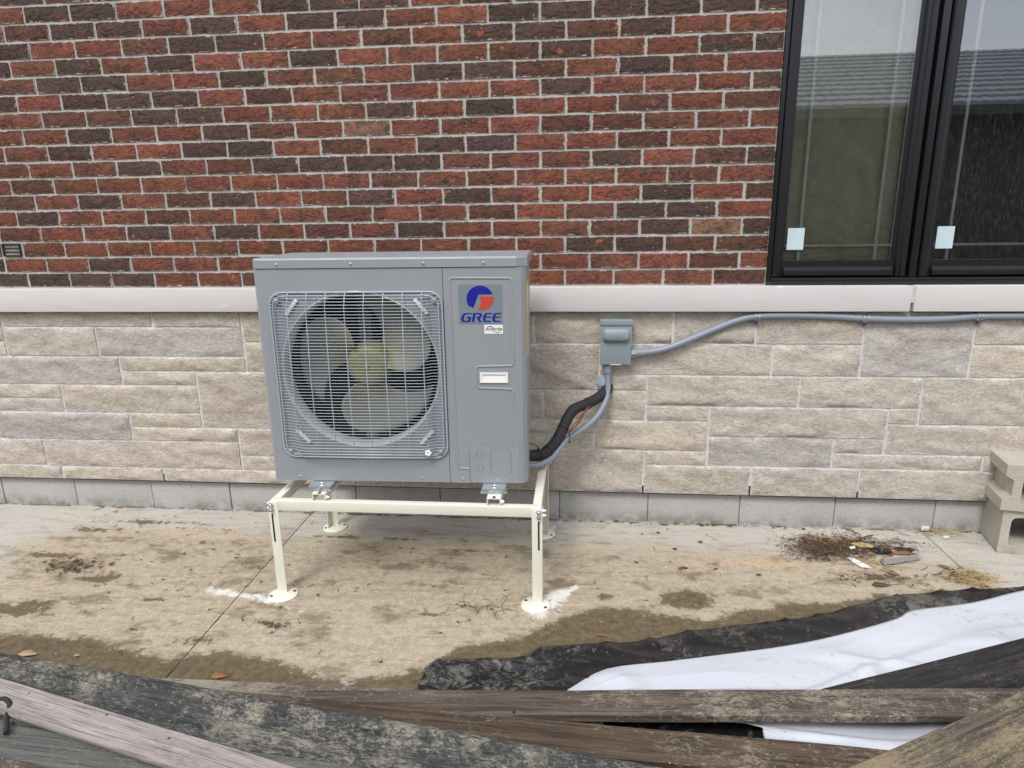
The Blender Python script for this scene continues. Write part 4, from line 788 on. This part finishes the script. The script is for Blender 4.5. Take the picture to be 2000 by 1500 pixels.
uw_ = [onz(x, y, .03) for x, y in ((1108, 1342), (1185, 1301), (1300, 1287), (1380, 1277), (1530, 1257), (1635, 1236), (1750, 1204), (1785, 1187), (1900, 1172), (2000, 1148), (2150, 1120))]
lw = [Vector((2.44, -1.262, 0)), Vector((2.90, -1.262, 0)), Vector((3.0, -1.29, 0)), Vector((2.93, -1.36, 0)), Vector((3.0, -1.45, 0)), Vector((3.7, -1.48, 0)), Vector((4.5, -1.2, 0))]
o = film('plastic_sheet', uw_, lw, 190, 90, zw, 'film_w'); tag(o, 'crumpled white plastic sheet spread on the patio under the dark planks', 'plastic sheet')

# ============================================================ old planks
def plank(name, p, q, wd, th, z, mat, label, e0=.3, e1=.3, dz=0.0, prof=None, wob=.004, cat='plank'):
    """far top edge runs from photo pixel p to q at height z; the board reaches towards the viewer from it"""
    a, b = onz(*p, z), onz(*q, z+dz); d = (b-a); L_ = d.length; d.normalize(); a = a-d*e0; L_ += e0+e1
    if prof is None: c = .006; prof = [(0, -c), (-c, 0), (-wd+c, 0), (-wd, -c), (-wd, -th+c), (-wd+c, -th), (-c, -th), (0, -th+c)]
    o = MB().prismx([(y, zz) for y, zz in prof], 0, L_, 24, wob).build(name, mat, None, True, 40)
    yaw = math.atan2(d.y, d.x); pit = math.asin(d.z); o.location = a; o.rotation_euler = (0, -pit, yaw); tag(o, label, cat); return o
plank('old_plank', (300, 1321), (830, 1345), .14, .04, .052, 'wA', 'mud caked grey plank lying flat on the wet patio edge', .25, .5)
plank('old_plank', (800, 1345), (2000, 1341), .098, .030, .104, 'wB', 'long dark brown plank with dried mud across the white plastic', .28, .8)
plank('old_plank', (600, 1359), (1500, 1440), .105, .036, .136, 'wC', 'wet brown plank lying slanted over the long dark plank', .25, .65)
plank('old_plank', (640, 1402), (1290, 1472), .10, .036, .110, 'wB', 'brown plank half hidden beside the rounded black edging', .2, .8)
r_ = .021; rim = [(r_*.9-r_+r_*math.cos(R(a)), -.012+r_*math.sin(R(a))) for a in range(-60, 181, 30)]
plank('black_edging', (0, 1282), (900, 1440), .26, .03, .176, 'wD', 'wide grey black board with rounded raised rim and smeared dry mud', .4, .9, prof=[(-.0, -.03)]+rim+[(-.046, -.026), (-.15, -.018), (-.26, -.026), (-.262, -.05), (-.02, -.05)], cat='board', wob=.003)
plank('old_plank', (1000, 1462), (1240, 1497), .12, .036, .15, 'wD', 'grey dirty plank end lying behind the wide black board', .05, .9)
pf = plank('old_plank', (1640, 1333), (2000, 1243), .14, .036, .085, 'wF', 'almost black plank lying slantwise on the white plastic sheet', .06, .6)
for q in pf.data.vertices:                                # its hidden end is cut off at a slant
    if q.co.x < .6: q.co.x += -q.co.y*1.6*(1-q.co.x/.6)
plank('sandy_beam', (1650, 1500), (2000, 1344), .21, .075, .185, 'wE', 'thick beam covered in sandy mud lying across the dark planks', .5, .6, cat='beam', wob=.006)
plank('pale_board', (0, 1320), (420, 1447), .086, .019, .226, 'wG', 'pale pinkish weathered board with knots lying on the black board', .4, .6, wob=.0015, cat='board')
prof = [(0, -.02), (-.012, -.004), (-.05, .0), (-.12, .004), (-.2, .0), (-.26, -.012), (-.26, -.03), (0, -.03)]
plank('rubber_mat', (30, 1400), (400, 1448), .26, .03, .203, 'wH', 'dusty grey rubber mat under the pale weathered board', .5, .4, prof=prof, wob=.008, cat='mat')
plank('old_plank', (0, 1474), (110, 1502), .1, .03, .236, 'wB', 'brown plank end lying on the dusty rubber mat', .4, .25)
cb = MB().tube(spline([onz(-30, 1385, .22), onz(-4, 1368, .225), onz(10, 1366, .226), onz(19, 1376, .225), onz(14, 1398, .216), onz(12, 1432, .212)], 8), .006, 8).build('black_strap', 'ink'); tag(cb, 'black rubber strap curling over the edge of the grey mat', 'strap')

# ============================================================ leaves, scraps and litter
def leaf(px, py, ln_, wd, ang, mat, label, z=.004, cup=.14):
    c = onz(px, py, z); vs = []; fs = []; n = 7; rl = random.Random(px)
    for i in range(n+1):
        t = i/n; hw = wd/2*math.sin(math.pi*min(1, max(.02, t))**.8)*(1+rl.uniform(-.15, .15)); x = (t-.5)*ln_; zz = .012*cup*math.sin(t*5)
        vs += [(x, -hw, zz+cup*hw*.8+rl.uniform(0, .002)), (x, 0, zz), (x, hw, zz+cup*hw*.8+rl.uniform(0, .002))]
    for i in range(n): fs += [(3*i, 3*i+1, 3*i+4, 3*i+3), (3*i+1, 3*i+2, 3*i+5, 3*i+4)]
    o = MB().add(vs, fs).build('dead_leaf', mat, None, True, 180); zm = min(q[2] for q in vs); o.location = (c.x, c.y, z-zm); o.rotation_euler = (0, 0, R(ang)); o.modifiers.new('s', 'SOLIDIFY').thickness = .0006; tag(o, label, 'leaf', 'dead leaves on the patio')
for a in ((55, 1278, .062, .03, 8, 'leaf2', 'pale brown curled leaf on the wet patch beside the black board'), (150, 1281, .02, .014, 20, 'leaf2', 'tiny yellowish leaf on the wet patch near the black board'), (428, 1321, .05, .035, 10, 'leaf', 'rust orange torn leaf against the mud caked plank'), (1175, 1242, .038, .012, -10, 'leaf', 'narrow orange brown leaf on the wet band left of the black plastic'), (1048, 1236, .02, .006, -50, 'leaf', 'thin brown leaf sliver on the wet band'), (1745, 1121, .042, .026, -15, 'leaf', 'brown leaf lying below the metal strip'), (1722, 1143, .07, .03, 5, 'leaf3', 'dark crumpled leaf below the litter heap'), (285, 982, .04, .03, 25, 'leaf', 'brown leaf standing at the foot of the block footing'), (143, 979, .022, .016, 5, 'leaf', 'small rusty leaf at the block footing'), (395, 1060, .03, .014, 35, 'leaf', 'small curled brown leaf on the dusty patio behind the leg'), (268, 1040, .018, .008, 30, 'leaf3', 'small dark leaf on the peach coloured stain'), (1850, 1110, .06, .018, -38, 'leaf', 'long rust coloured leaf beside the patio joint'), (1662, 1056, .022, .018, 20, 'leaf', 'orange brown bark flake on the litter heap')): leaf(*a)
def scrap(poly, name, mat, label, cat, z=.006, th=.003, tilt=0.0):
    P = [onz(x, y, z) for x, y in poly]; c = sum(P, Vector())/len(P); o = MB().prismz([(q.x-c.x, q.y-c.y) for q in P], 0, th).build(name, mat, None, False); o.location = (c.x, c.y, z); o.rotation_euler = (tilt, 0, 0); return tag(o, label, cat)
scrap([(1655, 1089), (1666, 1090), (1688, 1102), (1702, 1110), (1682, 1108), (1664, 1098)], 'paper_scrap', 'paperw', 'white torn scrap lying left of the metal strip', 'scrap', .005)
scrap([(1660, 1062), (1680, 1060), (1706, 1066), (1704, 1070), (1680, 1069)], 'wood_chip', 'straw', 'pale split wood sliver across the litter heap', 'wood chip', .014)
scrap([(1717, 1094), (1788, 1086), (1800, 1092), (1728, 1104)], 'metal_strip', 'galv', 'grey sheet metal strip lying beside the black and orange rag', 'metal strip', .008, .002)
scrap([(1797, 1027), (1806, 1025), (1816, 1031), (1814, 1037), (1799, 1036)], 'stone_chip', 'paperw', 'white stone chip at the foot of the block wall', 'stone chip', .001, .016)
scrap([(1842, 1048), (1853, 1047), (1854, 1051), (1843, 1052)], 'paper_scrap', 'paperw', 'tiny white scrap in the straw beside the footing', 'scrap', .006)
scrap([(1659, 1069), (1668, 1067), (1671, 1071), (1661, 1073)], 'paper_scrap', 'paperw', 'small white crumb inside the litter heap', 'scrap', .016)
# rag / glove in black and orange
gl = empty('work_glove', onz(1748, 1082)); tag(gl, 'crumpled black glove with an orange band lying in the litter', 'glove')
def lump(name, mat, cx, cy, rx, ry, rz, sd):
    rz *= .75
    b = bmesh.new(); bmesh.ops.create_icosphere(b, subdivisions=3, radius=1)
    for q in b.verts: n = 1+.75*mn.noise(q.co*1.6+Vector((sd, 0, 0))); q.co = Vector((cx+q.co.x*rx*n, cy+q.co.y*ry*n, rz+max(-1, q.co.z)*rz*n))
    me = bpy.data.meshes.new(name); b.to_mesh(me); b.free(); me.materials.append(MT[mat]); o = bpy.data.objects.new(name, me); col.objects.link(o); o.parent = gl; me.polygons.foreach_set('use_smooth', [True]*len(me.polygons))
lump('cuff', 'ink', -.045, .008, .034, .026, .012, 2); lump('fingers', 'ink', .035, .022, .040, .016, .011, 5); lump('band', 'orange', .02, -.002, .045, .009, .009, 8)
# twigs, straw and crumbs too fine to count
def litter(name, label, spots, seed):
    mbs = {}; rl = random.Random(seed)
    for px, py, sx_, sy_, n, mat, l0, l1, hz in spots:
        c = onz(px, py); mb = mbs.setdefault(mat, MB())
        for _ in range(n):
            x, y = c.x+rl.gauss(0, sx_), c.y+rl.gauss(0, sy_)
            if y > .015 or y < -1.1: continue
            a = rl.uniform(0, math.pi*2); l = rl.uniform(l0, l1); z = .002+abs(rl.gauss(0, hz)); r = rl.uniform(.0004, .0013); k = rl.uniform(-.35, .35)*l
            mb.tube([(x, y, z), (x+l*.5*math.cos(a)-k*math.sin(a), min(.018, y+l*.5*math.sin(a)+k*math.cos(a)), z+rl.uniform(0, hz)), (x+l*math.cos(a), min(.018, y+l*math.sin(a)), max(.001, z+rl.uniform(-hz, hz)))], [r, r, r*.5], 3)
            if _ % 4 == 0:
                f_ = rl.uniform(.004, .016 if mat.startswith('leaf') else .009); mb.add([(x+f_*math.cos(q)*rl.uniform(.5, 1), min(.018, y+f_*math.sin(q)*rl.uniform(.4, 1)), z+rl.uniform(-.001, .003)) for q in (0, 1.3, 2.6, 3.8, 5.1)], [(0, 1, 2, 3, 4)])
    for mat, mb in mbs.items(): o = mb.build(name, mat); tag(o, label % {'twig': 'brown twigs', 'straw': 'pale straw', 'leaf3': 'dark crumbs', 'leaf': 'rusty leaf bits', 'leaf2': 'pale leaf bits'}[mat], 'litter', None, 'stuff')
litter('dry_litter', 'heap of dry %s swept together by the block footing', [(1620, 1072, .085, .045, 520, 'twig', .01, .06, .010), (1600, 1085, .05, .03, 200, 'twig', .01, .05, .009), (1690, 1062, .12, .04, 160, 'twig', .01, .06, .006), (1640, 1068, .1, .04, 70, 'straw', .01, .05, .012), (1640, 1070, .09, .04, 160, 'leaf3', .005, .02, .006), (1660, 1068, .12, .045, 90, 'leaf', .004, .012, .008), (1680, 1075, .13, .05, 60, 'leaf2', .004, .012, .006), (1900, 1132, .05, .03, 120, 'straw', .03, .08, .006), (1880, 1125, .06, .03, 60, 'twig', .02, .06, .004), (1830, 1040, .06, .02, 70, 'straw', .02, .06, .006), (1820, 1036, .05, .012, 50, 'twig', .02, .05, .006), (1700, 1130, .10, .03, 90, 'twig', .01, .04, .003), (1720, 1100, .05, .03, 40, 'straw', .02, .05, .003)], 3)
litter('dry_litter', 'thin scatter of %s over the dusty patio near the stand', [(800, 1130, .6, .25, 110, 'twig', .005, .035, .001), (300, 1100, .4, .2, 110, 'twig', .005, .035, .001), (940, 1185, .06, .02, 26, 'twig', .03, .08, .002), (540, 1222, .05, .012, 40, 'twig', .01, .04, .002), (130, 1100, .06, .025, 40, 'straw', .01, .04, .003), (140, 1108, .07, .03, 130, 'leaf3', .004, .015, .003), (1300, 1090, .4, .15, 60, 'leaf3', .003, .012, .001), (280, 990, .15, .012, 90, 'twig', .01, .05, .003), (700, 1003, .4, .008, 90, 'leaf3', .005, .02, .002), (1400, 1028, .4, .006, 90, 'leaf3', .004, .02, .002), (1250, 1200, .5, .1, 40, 'straw', .005, .02, .001)], 4)
for k, (p, q, r0) in enumerate((((1652, 1034), (1682, 1046), .0022), ((1665, 1060), (1706, 1045), .0028), ((1605, 1082), (1632, 1078), .0025))):
    a, b = onz(*p, .012), onz(*q, .016); o = MB().tube(spline([a, a.lerp(b, .5)+Vector((0, .004, .004)), b], 5), [r0*1.2]*5+[r0]*5+[r0*.6], 7).build('stick', 'leaf3'); tag(o, ('dark thin stick lying next to the footing above the litter heap', 'black stick resting across the litter heap', 'short dark stick in the near side of the litter heap')[k], 'stick')

# ============================================================ neighbouring house, seen mirrored in the panes
nb_ = empty('neighbour_house', (2, -10.2, -.09)); tag(nb_, 'neighbouring house with dark tiled roof mirrored in the window panes', 'house')
MB().box(-12, 14, -8.3, 0, 0, 3.0).build('wall', 'nwall', nb_, False)
rf_ = MB().add([(-12.5, .5, 3.12), (14.5, .5, 3.12), (14.5, -4.2, 4.85), (-12.5, -4.2, 4.85), (14.5, -8.9, 3.0), (-12.5, -8.9, 3.0)], [(0, 1, 2, 3), (3, 2, 4, 5), (0, 3, 5), (1, 4, 2), (0, 5, 4, 1)]).build('roof', 'tile', nb_, False)
for k in range(12):                                       # wavy tile courses, each stepped over the one below
    vs = []; fs = []; y0 = .53-4.73*k/12; y1 = .53-4.73*(k+1)/12; z0 = 3.12-(y0-.5)*.3681; z1 = 3.12-(y1-.5)*.3681; n = 27*5*4
    for i in range(n+1):
        x = -12.5+27*i/n; wv = .007*math.sin(i*2*math.pi/4+.8*(k % 2)); vs += [(x, y0, z0-.01), (x, y0, z0+.055+wv), (x, y1, z1+.02+wv)]
    for i in range(n): fs += [(3*i, 3*i+3, 3*i+4, 3*i+1), (3*i+1, 3*i+4, 3*i+5, 3*i+2)]
    MB().add(vs, fs).build('tile_course', 'tile', rf_, False)
MB().box(2.2, 3.1, -4.6, -3.9, 4.4, 5.2).build('chimney', 'chim', rf_, False)
MB().box(-12.5, 14.5, .51, .62, 2.94, 3.08).build('gutter', 'nwall', nb_, False)
print('bricks', nb)
